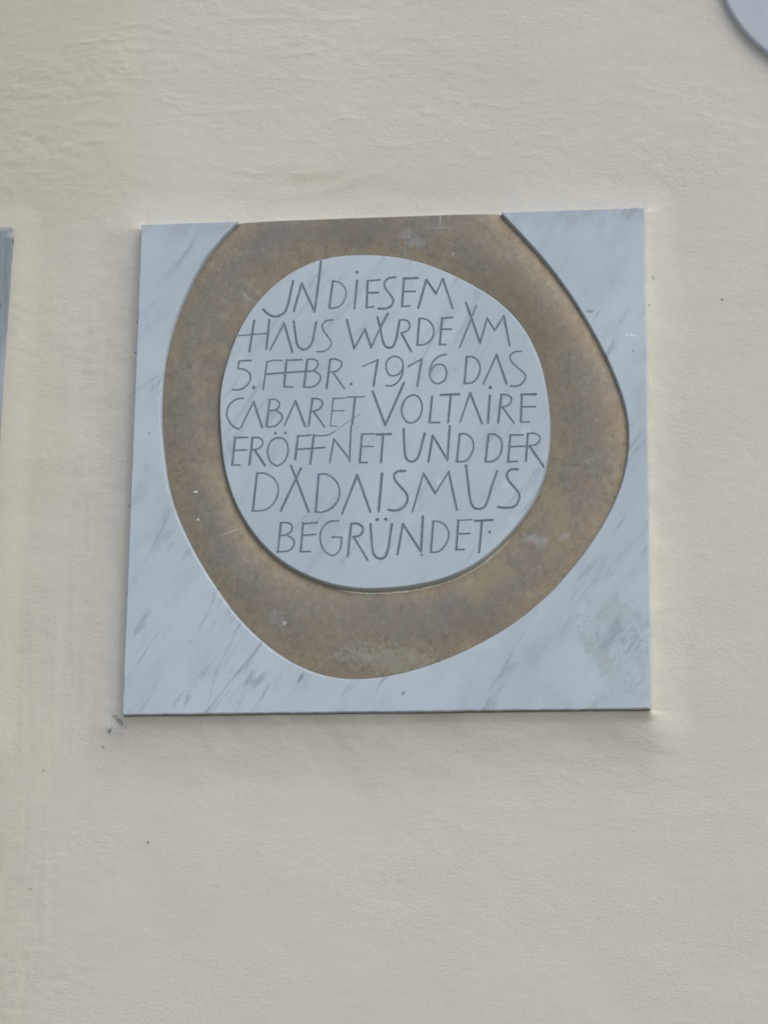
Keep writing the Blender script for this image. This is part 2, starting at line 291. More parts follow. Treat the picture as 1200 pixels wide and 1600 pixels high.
gm = bpy.data.meshes.new('ground'); gm.from_pydata([(-60, -60, 0), (60, -60, 0), (60, .05, 0), (-60, .05, 0)], [], [(0, 1, 2, 3)])
g = link('ground', gm, M['ground'], smooth=False); g['kind'] = 'structure'
# ---------------------------------------------------------------- the memorial plaque
DISC = smooth_loop([[-197.87,387.9],[-189.81,423.66],[-180.68,452.67],[-168.1,478.24],[-149.63,502.82],[-121.96,527.18],[-89.11,543.53],[-64.33,548.29],[-39.51,549.19],[-6.46,547.37],[26.56,540.86],[59.5,528.47],[92.31,510.61],[121.7,491.58],[141.21,473.8],[157.39,452.8],[170.27,428.59],[178.27,404.64],[183.82,379.18],[185.37,360.14],[188.18,339.97],[187.64,319.95],[185.16,290.1],[177.93,260.49],[168.36,239.29],[157.25,223.1],[138.23,199.73],[117.67,180.53],[93.97,163.86],[62.32,151.75],[30.59,145.48],[-1.22,142.78],[-33.14,143.01],[-54.0,146.64],[-78.19,154.26],[-104.17,166.69],[-125.46,181.06],[-143.65,197.9],[-163.84,225.65],[-177.53,250.08],[-186.46,277.05],[-192.0,299.02],[-195.35,329.48],[-197.84,358.39]], 7)/1000
OUT = smooth_loop([[132.3,596.35],[148.93,577.44],[170.99,551.68],[192.9,523.15],[214.66,490.46],[236.21,452.24],[252.24,420.2],[265.46,388.45],[275.91,356.96],[279.96,334.28],[280.55,314.58],[277.87,289.43],[272.24,262.93],[261.31,235.4],[245.07,205.31],[226.26,178.15],[202.19,148.42],[172.88,118.88],[143.65,96.22],[106.48,75.06],[69.32,57.98],[34.76,46.27],[0.13,38.62],[-40.0,35.9],[-69.62,40.9],[-96.75,50.78],[-124.14,67.53],[-149.06,88.44],[-171.43,110.8],[-194.17,141.61],[-214.32,172.58],[-231.84,203.72],[-246.7,235.0],[-257.49,266.39],[-262.1,294.97],[-263.24,307.99],[-268.44,336.79],[-269.46,365.64],[-268.54,403.28],[-264.97,438.16],[-257.49,467.24],[-248.57,496.39],[-235.35,525.53],[-222.0,551.8],[-202.86,576.46],[-182.13,596.34]], 7, False)/1000           # from upper right clockwise round the bottom to upper left
def even(P, closed, n, k):
    """resample evenly and take the hand-traced wobble out"""
    Q = np.concatenate([P, P[:1]]) if closed else P
    s_ = np.concatenate([[0], np.cumsum(np.linalg.norm(np.diff(Q, axis=0), axis=1))]); t = np.linspace(0, s_[-1], n, endpoint=not closed)
    Q = np.stack([np.interp(t, s_, Q[:, 0]), np.interp(t, s_, Q[:, 1])], 1); w_ = np.hanning(k+2)[1:-1]; w_ /= w_.sum(); m = k//2
    E_ = np.concatenate([Q[-m:], Q, Q[:m]]) if closed else np.concatenate([2*Q[0]-Q[m:0:-1], Q, 2*Q[-1]-Q[-2:-m-2:-1]])
    return np.stack([np.convolve(E_[:, 0], w_, 'valid'), np.convolve(E_[:, 1], w_, 'valid')], 1)
DISC = even(DISC, True, 400, 27); OUT = even(OUT, False, 420, 31)
LET = [
["J",[[3.2,[[-114.63,518.57],[-115.16,515.76],[-115.69,512.96],[-116.22,510.16],[-116.75,507.32],[-117.31,504.4],[-117.87,501.28],[-118.43,497.99],[-119.0,494.71],[-119.61,491.61],[-120.27,488.87],[-120.93,486.53],[-121.57,484.44],[-122.28,482.59],[-123.13,480.95],[-124.2,479.47],[-125.57,478.16],[-127.19,477.02],[-128.95,476.08],[-130.71,475.36],[-132.37,474.88],[-133.93,474.69],[-135.48,474.76],[-137.0,475.04],[-138.46,475.47],[-139.85,475.98],[-141.16,476.61],[-142.42,477.42],[-143.62,478.33],[-144.73,479.26],[-145.75,480.14],[-146.63,480.97],[-147.4,481.79],[-148.1,482.61],[-148.78,483.42],[-149.5,484.24]]]]],
["N",[[3.2,[[-104.28,515.28],[-112.98,480.85]]],[3.2,[[-104.28,515.28],[-88.17,479.56]]],[3.2,[[-81.66,544.16],[-84.38,513.76],[-88.17,479.56]]]]],
["D",[[3.2,[[-67.08,517.02],[-70.93,483.52]]],[2.46,[[-67.08,517.02],[-65.4,516.65],[-63.7,516.39],[-62.01,516.08],[-60.36,515.55],[-58.78,514.66],[-57.16,513.32],[-55.51,511.64],[-53.94,509.74],[-52.63,507.74],[-51.69,505.76],[-51.19,503.75],[-51.01,501.62],[-51.1,499.46],[-51.4,497.35],[-51.85,495.37],[-52.47,493.47],[-53.31,491.6],[-54.32,489.83],[-55.45,488.23],[-56.65,486.88],[-57.96,485.79],[-59.42,484.91],[-60.97,484.22],[-62.51,483.7],[-64.0,483.3],[-65.41,483.1],[-66.8,483.12],[-68.17,483.25],[-69.55,483.42],[-70.93,483.52]]]]],
["I",[[3.2,[[-38.18,516.6],[-40.93,482.06]]],[4.47,[[-38.34,527.03]]]]],
["E",[[3.2,[[-25.68,515.85],[-26.45,482.34]]],[2.46,[[-25.68,515.85],[-11.12,516.71]]],[3.2,[[-25.33,500.78],[-12.81,500.78]]],[2.46,[[-26.83,482.35],[-18.01,483.67]]]]],
["S",[[3.2,[[7.19,519.45],[5.77,519.33],[4.33,519.27],[2.9,519.18],[1.52,518.98],[0.24,518.61],[-1.0,518.04],[-2.22,517.33],[-3.35,516.49],[-4.31,515.55],[-5.02,514.51],[-5.46,513.35],[-5.69,512.04],[-5.73,510.65],[-5.6,509.24],[-5.31,507.86],[-4.82,506.51],[-4.12,505.16],[-3.28,503.8],[-2.36,502.44],[-1.43,501.08],[-0.43,499.7],[0.71,498.29],[1.86,496.89],[2.9,495.54],[3.7,494.27],[4.28,493.11],[4.72,492.05],[5.0,491.03],[5.11,490.0],[5.03,488.92],[4.74,487.72],[4.27,486.44],[3.62,485.17],[2.84,484.01],[1.95,483.04],[0.93,482.29],[-0.24,481.69],[-1.53,481.21],[-2.9,480.85],[-4.33,480.59],[-5.85,480.47],[-7.47,480.5],[-9.16,480.61],[-10.86,480.75],[-12.54,480.85]]]]],
["E",[[3.2,[[17.33,517.12],[15.44,482.62]]],[3.2,[[16.69,517.4],[33.74,517.51]]],[2.46,[[17.5,501.14],[30.74,501.11]]],[2.46,[[15.44,482.62],[24.63,483.26]]]]],
["M",[[3.2,[[34.72,480.3],[43.85,514.92]]],[3.2,[[43.85,514.92],[55.33,497.27]]],[2.46,[[55.33,497.27],[63.37,515.61]]],[3.2,[[63.37,515.61],[74.92,479.04]]]]],
["H",[[3.2,[[-159.93,470.71],[-164.73,432.39]]],[3.2,[[-141.87,470.85],[-144.63,434.73]]],[1.94,[[-179.84,452.3],[-144.28,454.17]]]]],
["A",[[2.46,[[-139.97,433.39],[-124.21,465.64]]],[3.2,[[-124.21,465.64],[-113.51,430.04]]]]],
["U",[[3.2,[[-112.7,467.88],[-112.23,464.33],[-111.77,460.7],[-111.31,457.12],[-110.83,453.7],[-110.34,450.57],[-109.86,447.71],[-109.42,445.04],[-108.94,442.59],[-108.36,440.38],[-107.6,438.45],[-106.64,436.79],[-105.51,435.38],[-104.27,434.23],[-102.99,433.36],[-101.72,432.79],[-100.42,432.54],[-99.06,432.61],[-97.69,432.96],[-96.38,433.54],[-95.17,434.31],[-94.06,435.29],[-93.0,436.51],[-92.02,437.94],[-91.14,439.57],[-90.38,441.38],[-89.77,443.45],[-89.3,445.77],[-88.91,448.26],[-88.55,450.82],[-88.15,453.35],[-87.7,455.86],[-87.26,458.43],[-86.81,461.02],[-86.37,463.62],[-85.93,466.2]]]]],
["S",[[2.46,[[-66.2,468.53],[-67.72,468.4],[-69.28,468.33],[-70.82,468.23],[-72.28,468.0],[-73.6,467.55],[-74.83,466.85],[-76.04,465.96],[-77.1,464.93],[-77.94,463.77],[-78.44,462.53],[-78.57,461.15],[-78.4,459.61],[-77.98,457.99],[-77.38,456.34],[-76.65,454.72],[-75.69,453.13],[-74.46,451.52],[-73.12,449.91],[-71.83,448.34],[-70.74,446.81],[-69.8,445.35],[-68.88,443.95],[-68.1,442.57],[-67.55,441.21],[-67.33,439.84],[-67.49,438.42],[-67.96,436.95],[-68.67,435.52],[-69.54,434.2],[-70.49,433.08],[-71.56,432.16],[-72.81,431.39],[-74.17,430.75],[-75.59,430.24],[-77.0,429.84],[-78.42,429.59],[-79.89,429.51],[-81.39,429.52],[-82.89,429.55],[-84.39,429.54]]]]],
["W",[[3.2,[[-49.62,468.07],[-40.45,432.13]]],[2.46,[[-40.45,432.13],[-27.95,455.5]]],[3.2,[[-27.95,455.5],[-20.31,432.86]]],[2.46,[[-20.31,432.86],[-10.31,456.29]]],[3.2,[[-10.31,456.29],[-1.1,474.53]]]]],
["U",[[3.2,[[-13.28,470.27],[-12.63,467.48],[-11.98,464.7],[-11.34,461.92],[-10.7,459.12],[-10.06,456.29],[-9.44,453.29],[-8.83,450.14],[-8.21,447.03],[-7.6,444.15],[-6.97,441.68],[-6.37,439.67],[-5.78,437.99],[-5.17,436.58],[-4.5,435.38],[-3.74,434.35],[-2.84,433.47],[-1.84,432.79],[-0.79,432.31],[0.28,432.03],[1.32,431.96],[2.35,432.08],[3.41,432.39],[4.46,432.91],[5.44,433.67],[6.31,434.71],[7.06,436.1],[7.72,437.83],[8.31,439.78],[8.85,441.82],[9.34,443.83],[9.78,445.83],[10.14,447.9],[10.46,450.01],[10.77,452.16],[11.1,454.33],[11.46,456.52],[11.81,458.74],[12.16,460.99],[12.51,463.25],[12.86,465.5]]]]],
["R",[[2.46,[[12.86,465.5],[14.0,465.65],[15.15,465.85],[16.3,466.03],[17.43,466.1],[18.52,465.98],[19.63,465.69],[20.77,465.25],[21.85,464.69],[22.82,464.0],[23.58,463.19],[24.15,462.18],[24.59,460.99],[24.87,459.69],[24.98,458.4],[24.9,457.21],[24.62,456.07],[24.16,454.93],[23.53,453.83],[22.74,452.85],[21.81,452.02],[20.68,451.42],[19.33,450.98],[17.86,450.65],[16.36,450.35],[14.92,449.99]]],[3.2,[[15.57,448.92],[26.72,426.89]]]]],
["D",[[3.2,[[36.11,466.76],[33.91,434.56]]],[2.46,[[36.11,467.03],[37.35,467.01],[38.59,467.06],[39.83,467.07],[41.09,466.94],[42.39,466.57],[43.79,465.95],[45.27,465.14],[46.75,464.16],[48.14,463.02],[49.34,461.74],[50.38,460.26],[51.33,458.57],[52.15,456.75],[52.77,454.89],[53.17,453.06],[53.32,451.22],[53.27,449.32],[53.02,447.42],[52.59,445.59],[51.99,443.88],[51.18,442.26],[50.14,440.68],[48.95,439.21],[47.68,437.9],[46.42,436.82],[45.1,435.99],[43.7,435.39],[42.27,434.95],[40.86,434.64],[39.55,434.39],[38.34,434.26],[37.2,434.27],[36.11,434.37],[35.02,434.48],[33.91,434.56]]]]],
["E",[[3.2,[[62.84,466.6],[60.2,434.44]]],[2.46,[[62.84,466.6],[74.99,467.28]]],[2.46,[[62.57,453.04],[73.83,452.83]]],[2.46,[[60.2,434.44],[67.7,433.96]]]]],
["A",[[2.46,[[83.77,430.27],[103.03,481.0]]],[3.2,[[90.81,484.82],[107.58,434.68]]]]],
["M",[[2.46,[[107.58,434.68],[115.59,465.18]]],[2.46,[[115.59,465.18],[124.71,449.52]]],[2.46,[[124.71,449.52],[135.05,467.15]]],[3.2,[[135.05,467.15],[142.04,430.77]]]]],
["5",[[2.46,[[-162.45,421.16],[-176.49,420.7]]],[2.46,[[-176.49,420.7],[-177.88,411.3]]],[2.46,[[-177.88,411.3],[-176.38,411.16],[-174.86,411.08],[-173.35,410.97],[-171.87,410.72],[-170.42,410.24],[-168.93,409.48],[-167.4,408.53],[-165.93,407.42],[-164.65,406.2],[-163.68,404.91],[-163.01,403.52],[-162.58,401.98],[-162.37,400.38],[-162.39,398.76],[-162.65,397.18],[-163.19,395.61],[-164.01,393.98],[-165.04,392.39],[-166.19,390.91],[-167.4,389.63],[-168.66,388.53],[-170.05,387.56],[-171.53,386.73],[-173.09,386.06],[-174.7,385.56],[-176.4,385.28],[-178.2,385.23],[-180.06,385.31],[-181.93,385.42],[-183.77,385.46]]]]],
["full stop",[[4.47,[[-158.6,387.34]]]]],
["F",[[2.46,[[-143.41,418.9],[-147.02,384.8]]],[1.94,[[-143.41,418.55],[-141.98,418.96],[-140.62,419.4],[-139.22,419.82],[-137.72,420.17],[-136.03,420.4],[-134.1,420.48],[-131.98,420.43],[-129.76,420.32],[-127.51,420.19],[-125.31,420.09]]],[2.46,[[-145.51,403.55],[-119.21,404.86]]]]],
["E",[[3.2,[[-120.37,419.95],[-122.43,387.54]]],[2.46,[[-120.37,419.95],[-101.78,420.28]]],[2.46,[[-119.21,404.86],[-94.59,405.88]]],[2.46,[[-122.43,387.54],[-112.23,386.75]]]]],
["B",[[3.2,[[-95.7,420.1],[-98.79,386.9]]],[2.46,[[-95.7,420.1],[-94.19,420.31],[-92.65,420.6],[-91.12,420.85],[-89.66,420.94],[-88.32,420.75],[-87.02,420.21],[-85.73,419.41],[-84.56,418.44],[-83.6,417.38],[-82.98,416.32],[-82.7,415.2],[-82.71,413.98],[-82.96,412.72],[-83.41,411.49],[-84.01,410.36],[-84.84,409.28],[-85.93,408.21],[-87.17,407.21],[-88.45,406.36],[-89.66,405.74],[-90.8,405.42],[-91.95,405.35],[-93.1,405.42],[-94.25,405.53],[-95.4,405.56]]],[2.46,[[-95.41,405.9],[-93.56,405.86],[-91.66,405.89],[-89.79,405.88],[-88.0,405.73],[-86.37,405.31],[-84.82,404.57],[-83.32,403.6],[-81.96,402.46],[-80.83,401.24],[-80.04,400.01],[-79.6,398.73],[-79.45,397.35],[-79.55,395.93],[-79.88,394.53],[-80.4,393.2],[-81.17,391.91],[-82.22,390.59],[-83.45,389.34],[-84.75,388.25],[-86.02,387.4],[-87.27,386.84],[-88.58,386.5],[-89.91,386.33],[-91.24,386.26],[-92.54,386.22],[-93.81,386.23],[-95.06,386.35],[-96.3,386.54],[-97.54,386.73],[-98.79,386.9]]]]],
["R",[[3.2,[[-68.6,419.33],[-72.05,384.47]]],[2.46,[[-68.6,419.33],[-67.29,419.53],[-65.98,419.8],[-64.68,420.03],[-63.37,420.13],[-62.05,419.99],[-60.63,419.58],[-59.1,418.97],[-57.62,418.2],[-56.34,417.33],[-55.43,416.39],[-54.92,415.33],[-54.69,414.12],[-54.71,412.84],[-54.93,411.58],[-55.33,410.41],[-55.94,409.29],[-56.79,408.17],[-57.81,407.12],[-58.95,406.18],[-60.16,405.42],[-61.46,404.9],[-62.91,404.57],[-64.44,404.36],[-65.99,404.17],[-67.5,403.92]]],[2.46,[[-65.04,403.86],[-51.28,383.56]]]]],
["full stop",[[3.73,[[-43.04,388.77]]]]],
["1",[[1.94,[[-29.79,410.14],[-12.31,417.51]]],[3.2,[[-12.31,417.51],[-16.89,385.84]]]]],
["9",[[2.46,[[7.09,421.55],[4.86,421.06],[2.58,419.83],[0.54,418.22],[-1.0,416.53],[-1.91,414.78],[-2.35,412.8],[-2.47,410.74],[-2.4,408.71],[-2.18,406.63],[-1.73,404.48],[-1.06,402.46],[-0.17,400.79],[0.96,399.48],[2.34,398.43],[3.88,397.71],[5.51,397.37],[7.32,397.45],[9.33,397.91],[11.3,398.71],[12.99,399.77],[14.42,401.15],[15.69,402.84],[16.69,404.77],[17.29,406.84],[17.52,409.23],[17.43,411.91],[16.92,414.53],[15.93,416.71],[14.23,418.5],[11.93,420.06],[9.43,421.15],[7.09,421.55]]],[2.46,[[17.64,409.45],[17.52,407.34],[17.47,405.21],[17.39,403.08],[17.18,401.01],[16.75,399.01],[16.05,397.05],[15.14,395.09],[14.1,393.21],[12.98,391.49],[11.85,390.01],[10.71,388.76],[9.52,387.71],[8.28,386.83],[6.99,386.14],[5.65,385.61],[4.23,385.32],[2.74,385.28],[1.21,385.37],[-0.34,385.5],[-1.86,385.55]]]]],
["1",[[2.46,[[23.53,408.24],[39.33,416.95]]],[3.2,[[39.33,416.95],[34.39,384.43]]]]],
["6",[[2.46,[[68.04,421.76],[66.49,421.48],[64.93,421.28],[63.38,421.04],[61.84,420.66],[60.31,420.02],[58.74,419.11],[57.14,418.01],[55.57,416.73],[54.12,415.28],[52.86,413.68],[51.78,411.85],[50.83,409.78],[50.02,407.58],[49.39,405.39],[48.95,403.34],[48.71,401.39],[48.66,399.47],[48.78,397.61],[49.07,395.83],[49.53,394.18],[50.19,392.6],[51.07,391.06],[52.1,389.65],[53.2,388.45],[54.32,387.53],[55.48,386.91],[56.71,386.53],[58.0,386.38],[59.29,386.45],[60.56,386.71],[61.87,387.18],[63.25,387.87],[64.59,388.76],[65.8,389.84],[66.75,391.1],[67.47,392.63],[68.03,394.45],[68.41,396.4],[68.59,398.36],[68.56,400.17],[68.29,401.93],[67.8,403.72],[67.12,405.42],[66.3,406.92],[65.39,408.1],[64.33,408.94],[63.11,409.52],[61.78,409.87],[60.43,410.01],[59.13,409.97],[57.85,409.72],[56.52,409.24],[55.22,408.58],[54.0,407.78],[52.92,406.88],[52.02,405.85],[51.26,404.64],[50.58,403.33],[49.92,402.0],[49.22,400.72]]]]],
["D",[[3.2,[[91.94,418.12],[89.35,385.48]]],[2.46,[[91.94,418.12],[93.41,418.18],[94.9,418.32],[96.37,418.42],[97.82,418.33],[99.23,417.91],[100.65,417.1],[102.1,416.0],[103.49,414.69],[104.73,413.26],[105.72,411.78],[106.48,410.25],[107.06,408.62],[107.46,406.89],[107.67,405.09],[107.7,403.25],[107.51,401.27],[107.13,399.16],[106.56,397.02],[105.84,394.98],[104.99,393.16],[103.98,391.53],[102.81,390.01],[101.5,388.65],[100.08,387.49],[98.55,386.58],[96.89,386.01],[95.07,385.74],[93.17,385.65],[91.24,385.61],[89.35,385.48]]]]],
["A",[[2.46,[[111.47,384.53],[126.71,419.67]]],[3.2,[[126.71,419.67],[138.37,384.13]]]]],
["S",[[2.46,[[155.44,423.08],[153.85,423.01],[152.2,423.0],[150.59,422.95],[149.06,422.8],[147.7,422.45],[146.45,421.9],[145.28,421.19],[144.25,420.36],[143.42,419.4],[142.86,418.35],[142.56,417.18],[142.47,415.87],[142.61,414.47],[143.0,413.02],[143.67,411.55],[144.71,410.03],[146.11,408.45],[147.71,406.84],[149.37,405.25],[150.92,403.72],[152.45,402.24],[154.05,400.78],[155.61,399.37],[157.02,398.01],[158.16,396.75],[159.04,395.63],[159.74,394.64],[160.24,393.69],[160.53,392.71],[160.57,391.62],[160.34,390.34],[159.84,388.94],[159.14,387.51],[158.29,386.15],[157.35,384.96],[156.29,383.92],[155.09,382.95],[153.76,382.1],[152.36,381.41],[150.92,380.92],[149.42,380.69],[147.82,380.7],[146.17,380.85],[144.51,381.03],[142.88,381.14]]]]],
["C",[[2.46,[[-170.29,374.68],[-172.11,374.48],[-173.94,374.38],[-175.77,374.23],[-177.57,373.89],[-179.31,373.22],[-181.07,372.17],[-182.87,370.84],[-184.6,369.29],[-186.12,367.58],[-187.34,365.77],[-188.24,363.76],[-188.9,361.51],[-189.32,359.17],[-189.52,356.87],[-189.5,354.77],[-189.18,352.86],[-188.57,351.04],[-187.76,349.33],[-186.86,347.71],[-185.96,346.19],[-185.07,344.77],[-184.11,343.44],[-183.09,342.21],[-182.0,341.11],[-180.86,340.13],[-179.63,339.32],[-178.31,338.69],[-176.94,338.15],[-175.56,337.64],[-174.2,337.08]]]]],
["A",[[2.46,[[-172.12,339.06],[-158.16,370.1]]],[3.2,[[-158.16,370.1],[-147.17,338.43]]]]],
["B",[[3.2,[[-138.98,372.14],[-142.27,339.15]]],[2.46,[[-138.98,372.14],[-137.64,372.18],[-136.28,372.27],[-134.93,372.34],[-133.62,372.27],[-132.41,371.97],[-131.2,371.38],[-129.97,370.59],[-128.85,369.65],[-127.95,368.63],[-127.38,367.58],[-127.2,366.46],[-127.31,365.2],[-127.67,363.92],[-128.21,362.72],[-128.88,361.68],[-129.75,360.82],[-130.85,360.05],[-132.08,359.4],[-133.34,358.86],[-134.55,358.43],[-135.69,358.18],[-136.83,358.08],[-137.98,358.08],[-139.13,358.1],[-140.28,358.08]]],[2.46,[[-140.29,358.59],[-138.64,358.69],[-136.96,358.87],[-135.3,359.01],[-133.67,359.0],[-132.09,358.71],[-130.49,358.09],[-128.85,357.21],[-127.29,356.17],[-125.94,355.05],[-124.94,353.95],[-124.28,352.84],[-123.88,351.68],[-123.73,350.48],[-123.82,349.25],[-124.14,348.0],[-124.77,346.64],[-125.73,345.19],[-126.87,343.74],[-128.08,342.42],[-129.23,341.36],[-130.3,340.57],[-131.37,339.99],[-132.48,339.55],[-133.65,339.23],[-134.9,338.96],[-136.26,338.79],[-137.72,338.74],[-139.24,338.76],[-140.77,338.81],[-142.27,338.81]]]]],
["A",[[2.46,[[-120.69,340.29],[-108.58,369.63]]],[3.2,[[-108.58,369.63],[-96.47,338.5]]]]],
["R",[[3.2,[[-88.5,372.15],[-92.4,339.07]]],[2.46,[[-88.5,372.15],[-87.09,372.07],[-85.65,372.05],[-84.23,372.0],[-82.87,371.84],[-81.61,371.46],[-80.39,370.85],[-79.17,370.05],[-78.06,369.12],[-77.18,368.12],[-76.62,367.09],[-76.47,365.96],[-76.64,364.71],[-77.05,363.44],[-77.58,362.23],[-78.15,361.2],[-78.75,360.34],[-79.45,359.61],[-80.26,358.97],[-81.16,358.42],[-82.17,357.91],[-83.31,357.5],[-84.59,357.18],[-85.95,356.91],[-87.33,356.67],[-88.67,356.39]]],[2.46,[[-87.03,356.35],[-73.94,337.42]]]]],
["E",[[1.94,[[-64.12,370.99],[-66.79,338.08]]],[1.94,[[-64.13,371.5],[-49.77,371.8]]],[1.94,[[-65.0,356.62],[-51.14,356.26]]],[1.94,[[-66.79,338.08],[-58.96,337.55]]]]],
["T",[[3.2,[[-38.36,372.0],[-41.11,339.96]]],[1.94,[[-47.34,372.75],[-27.79,372.9]]]]],
["V",[[3.2,[[-17.79,378.81],[-2.49,337.1]]],[3.2,[[-2.49,337.1],[18.75,388.25]]]]],
["O",[[2.46,[[28.89,373.26],[26.87,372.66],[24.7,371.56],[22.61,370.07],[20.84,368.27],[19.38,366.06],[18.14,363.43],[17.18,360.65],[16.58,357.99],[16.39,355.46],[16.54,352.94],[16.99,350.5],[17.69,348.24],[18.7,346.05],[20.03,343.94],[21.51,342.1],[23.0,340.72],[24.48,339.85],[26.03,339.38],[27.62,339.28],[29.23,339.52],[30.96,340.11],[32.78,341.07],[34.52,342.34],[36.03,343.88],[37.3,345.76],[38.41,347.98],[39.3,350.39],[39.93,352.84],[40.28,355.4],[40.38,358.12],[40.23,360.79],[39.83,363.22],[39.16,365.41],[38.23,367.46],[37.08,369.27],[35.77,370.73],[34.28,371.89],[32.58,372.77],[30.76,373.27],[28.89,373.26]]]]],
["L",[[3.2,[[51.97,370.69],[49.12,339.27]]],[2.46,[[49.12,339.27],[60.91,338.97]]]]],
["T",[[3.2,[[61.91,372.37],[83.66,372.82]]],[3.2,[[73.72,372.7],[70.83,339.11]]]]],
["A",[[2.46,[[84.76,338.93],[96.19,373.96]]],[3.2,[[96.19,373.96],[110.02,336.61]]]]],
["I",[[3.2,[[119.08,370.31],[116.92,337.11]]],[4.47,[[119.54,379.91]]]]],
["R",[[3.2,[[132.44,370.79],[128.8,337.3]]],[2.46,[[132.44,370.79],[133.74,370.83],[135.06,370.93],[136.38,370.99],[137.66,370.92],[138.87,370.62],[140.11,370.04],[141.39,369.25],[142.58,368.32],[143.55,367.3],[144.17,366.27],[144.38,365.16],[144.27,363.92],[143.92,362.65],[143.43,361.45],[142.89,360.42],[142.29,359.58],[141.56,358.85],[140.73,358.22],[139.83,357.67],[138.88,357.17],[137.86,356.75],[136.75,356.43],[135.59,356.17],[134.41,355.92],[133.26,355.64]]],[2.46,[[134.07,355.11],[147.39,335.99]]]]],
["E",[[3.2,[[156.22,370.66],[154.92,337.47]]],[3.2,[[155.74,370.34],[172.58,370.39]]],[2.46,[[155.73,355.38],[171.75,355.46]]],[2.46,[[154.92,337.14],[164.52,337.23]]]]],
["E",[[3.2,[[-178.84,326.54],[-181.52,293.39]]],[2.46,[[-178.84,326.54],[-164.08,326.68]]],[2.46,[[-180.05,311.03],[-164.5,311.5]]],[2.46,[[-181.52,293.39],[-172.19,293.17]]]]],
["R",[[3.2,[[-158.33,326.03],[-161.08,293.58]]],[2.46,[[-158.33,326.03],[-157.0,326.17],[-155.65,326.38],[-154.31,326.55],[-153.01,326.58],[-151.78,326.37],[-150.55,325.88],[-149.29,325.17],[-148.12,324.31],[-147.14,323.35],[-146.44,322.36],[-146.05,321.27],[-145.89,320.05],[-145.95,318.78],[-146.2,317.55],[-146.62,316.46],[-147.27,315.48],[-148.17,314.55],[-149.22,313.7],[-150.33,312.96],[-151.43,312.36],[-152.51,311.96],[-153.64,311.73],[-154.8,311.59],[-155.97,311.48],[-157.13,311.32]]],[3.2,[[-155.49,311.28],[-142.74,291.98]]]]],
["O with two dots",[[2.46,[[-128.03,325.28],[-130.05,324.9],[-132.25,324.2],[-134.36,323.12],[-136.12,321.6],[-137.51,319.51],[-138.66,316.93],[-139.5,314.09],[-139.95,311.24],[-139.99,308.28],[-139.65,305.14],[-138.98,302.09],[-138.03,299.42],[-136.67,297.13],[-134.92,295.09],[-133.05,293.41],[-131.33,292.21],[-129.85,291.55],[-128.46,291.35],[-127.07,291.55],[-125.62,292.08],[-124.0,292.97],[-122.28,294.24],[-120.63,295.82],[-119.23,297.63],[-118.07,299.74],[-117.06,302.16],[-116.3,304.73],[-115.86,307.3],[-115.81,309.97],[-116.08,312.78],[-116.59,315.47],[-117.24,317.76],[-118.04,319.61],[-119.02,321.13],[-120.17,322.39],[-121.45,323.43],[-122.89,324.29],[-124.5,324.94],[-126.22,325.29],[-128.03,325.28]]],[3.73,[[-131.43,330.76]]],[3.73,[[-119.66,330.98]]]]],
["F",[[3.2,[[-104.71,326.89],[-107.36,298.7]]],[2.46,[[-105.19,326.4],[-89.72,327.7]]],[2.46,[[-106.97,310.45],[-87.76,311.32]]]]],
["F",[[3.2,[[-86.14,327.61],[-89.35,292.9]]],[1.94,[[-86.13,327.1],[-84.21,326.96],[-82.28,326.8],[-80.35,326.65],[-78.47,326.55],[-76.67,326.53],[-74.94,326.58],[-73.28,326.66],[-71.67,326.82],[-70.09,327.09],[-68.55,327.51],[-67.04,328.12],[-65.58,328.9],[-64.15,329.78],[-62.73,330.68],[-61.3,331.54]]],[2.46,[[-87.76,311.32],[-73.14,312.15]]],[0.86,[[-61.3,331.54],[-46.04,342.95],[-31.54,351.52]]]]],
["N",[[2.46,[[-62.26,321.97],[-66.62,293.54]]],[2.46,[[-62.26,321.97],[-43.66,297.18]]],[2.46,[[-42.37,337.46],[-43.62,294.67]]]]],
["E",[[3.2,[[-29.53,326.78],[-31.76,292.91]]],[2.46,[[-29.54,327.04],[-15.45,327.33]]],[1.94,[[-29.56,312.18],[-15.61,312.1]]],[2.46,[[-31.76,292.91],[-23.05,292.71]]]]],
["T",[[3.2,[[-12.32,326.35],[4.5,326.58]]],[3.2,[[-4.84,326.16],[-6.89,292.71]]]]],
["U",[[3.2,[[19.11,332.41],[19.26,328.78],[19.41,325.1],[19.56,321.45],[19.73,317.92],[19.93,314.58],[20.15,311.38],[20.38,308.25],[20.64,305.3],[20.95,302.64],[21.32,300.4],[21.77,298.63],[22.26,297.27],[22.82,296.21],[23.43,295.34],[24.11,294.55],[24.88,293.84],[25.72,293.28],[26.61,292.87],[27.54,292.62],[28.47,292.52],[29.44,292.57],[30.47,292.78],[31.5,293.14],[32.5,293.66],[33.41,294.33],[34.23,295.13],[35.0,296.05],[35.72,297.14],[36.4,298.45],[37.07,300.02],[37.7,301.89],[38.29,304.04],[38.85,306.41],[39.44,308.92],[40.06,311.52],[40.74,314.25],[41.45,317.17],[42.18,320.2],[42.92,323.24],[43.65,326.24]]]]],
["N",[[3.2,[[48.28,292.05],[52.97,323.43]]],[3.2,[[52.97,323.43],[70.15,293.46]]],[3.2,[[72.72,334.54],[70.15,293.46]]]]],
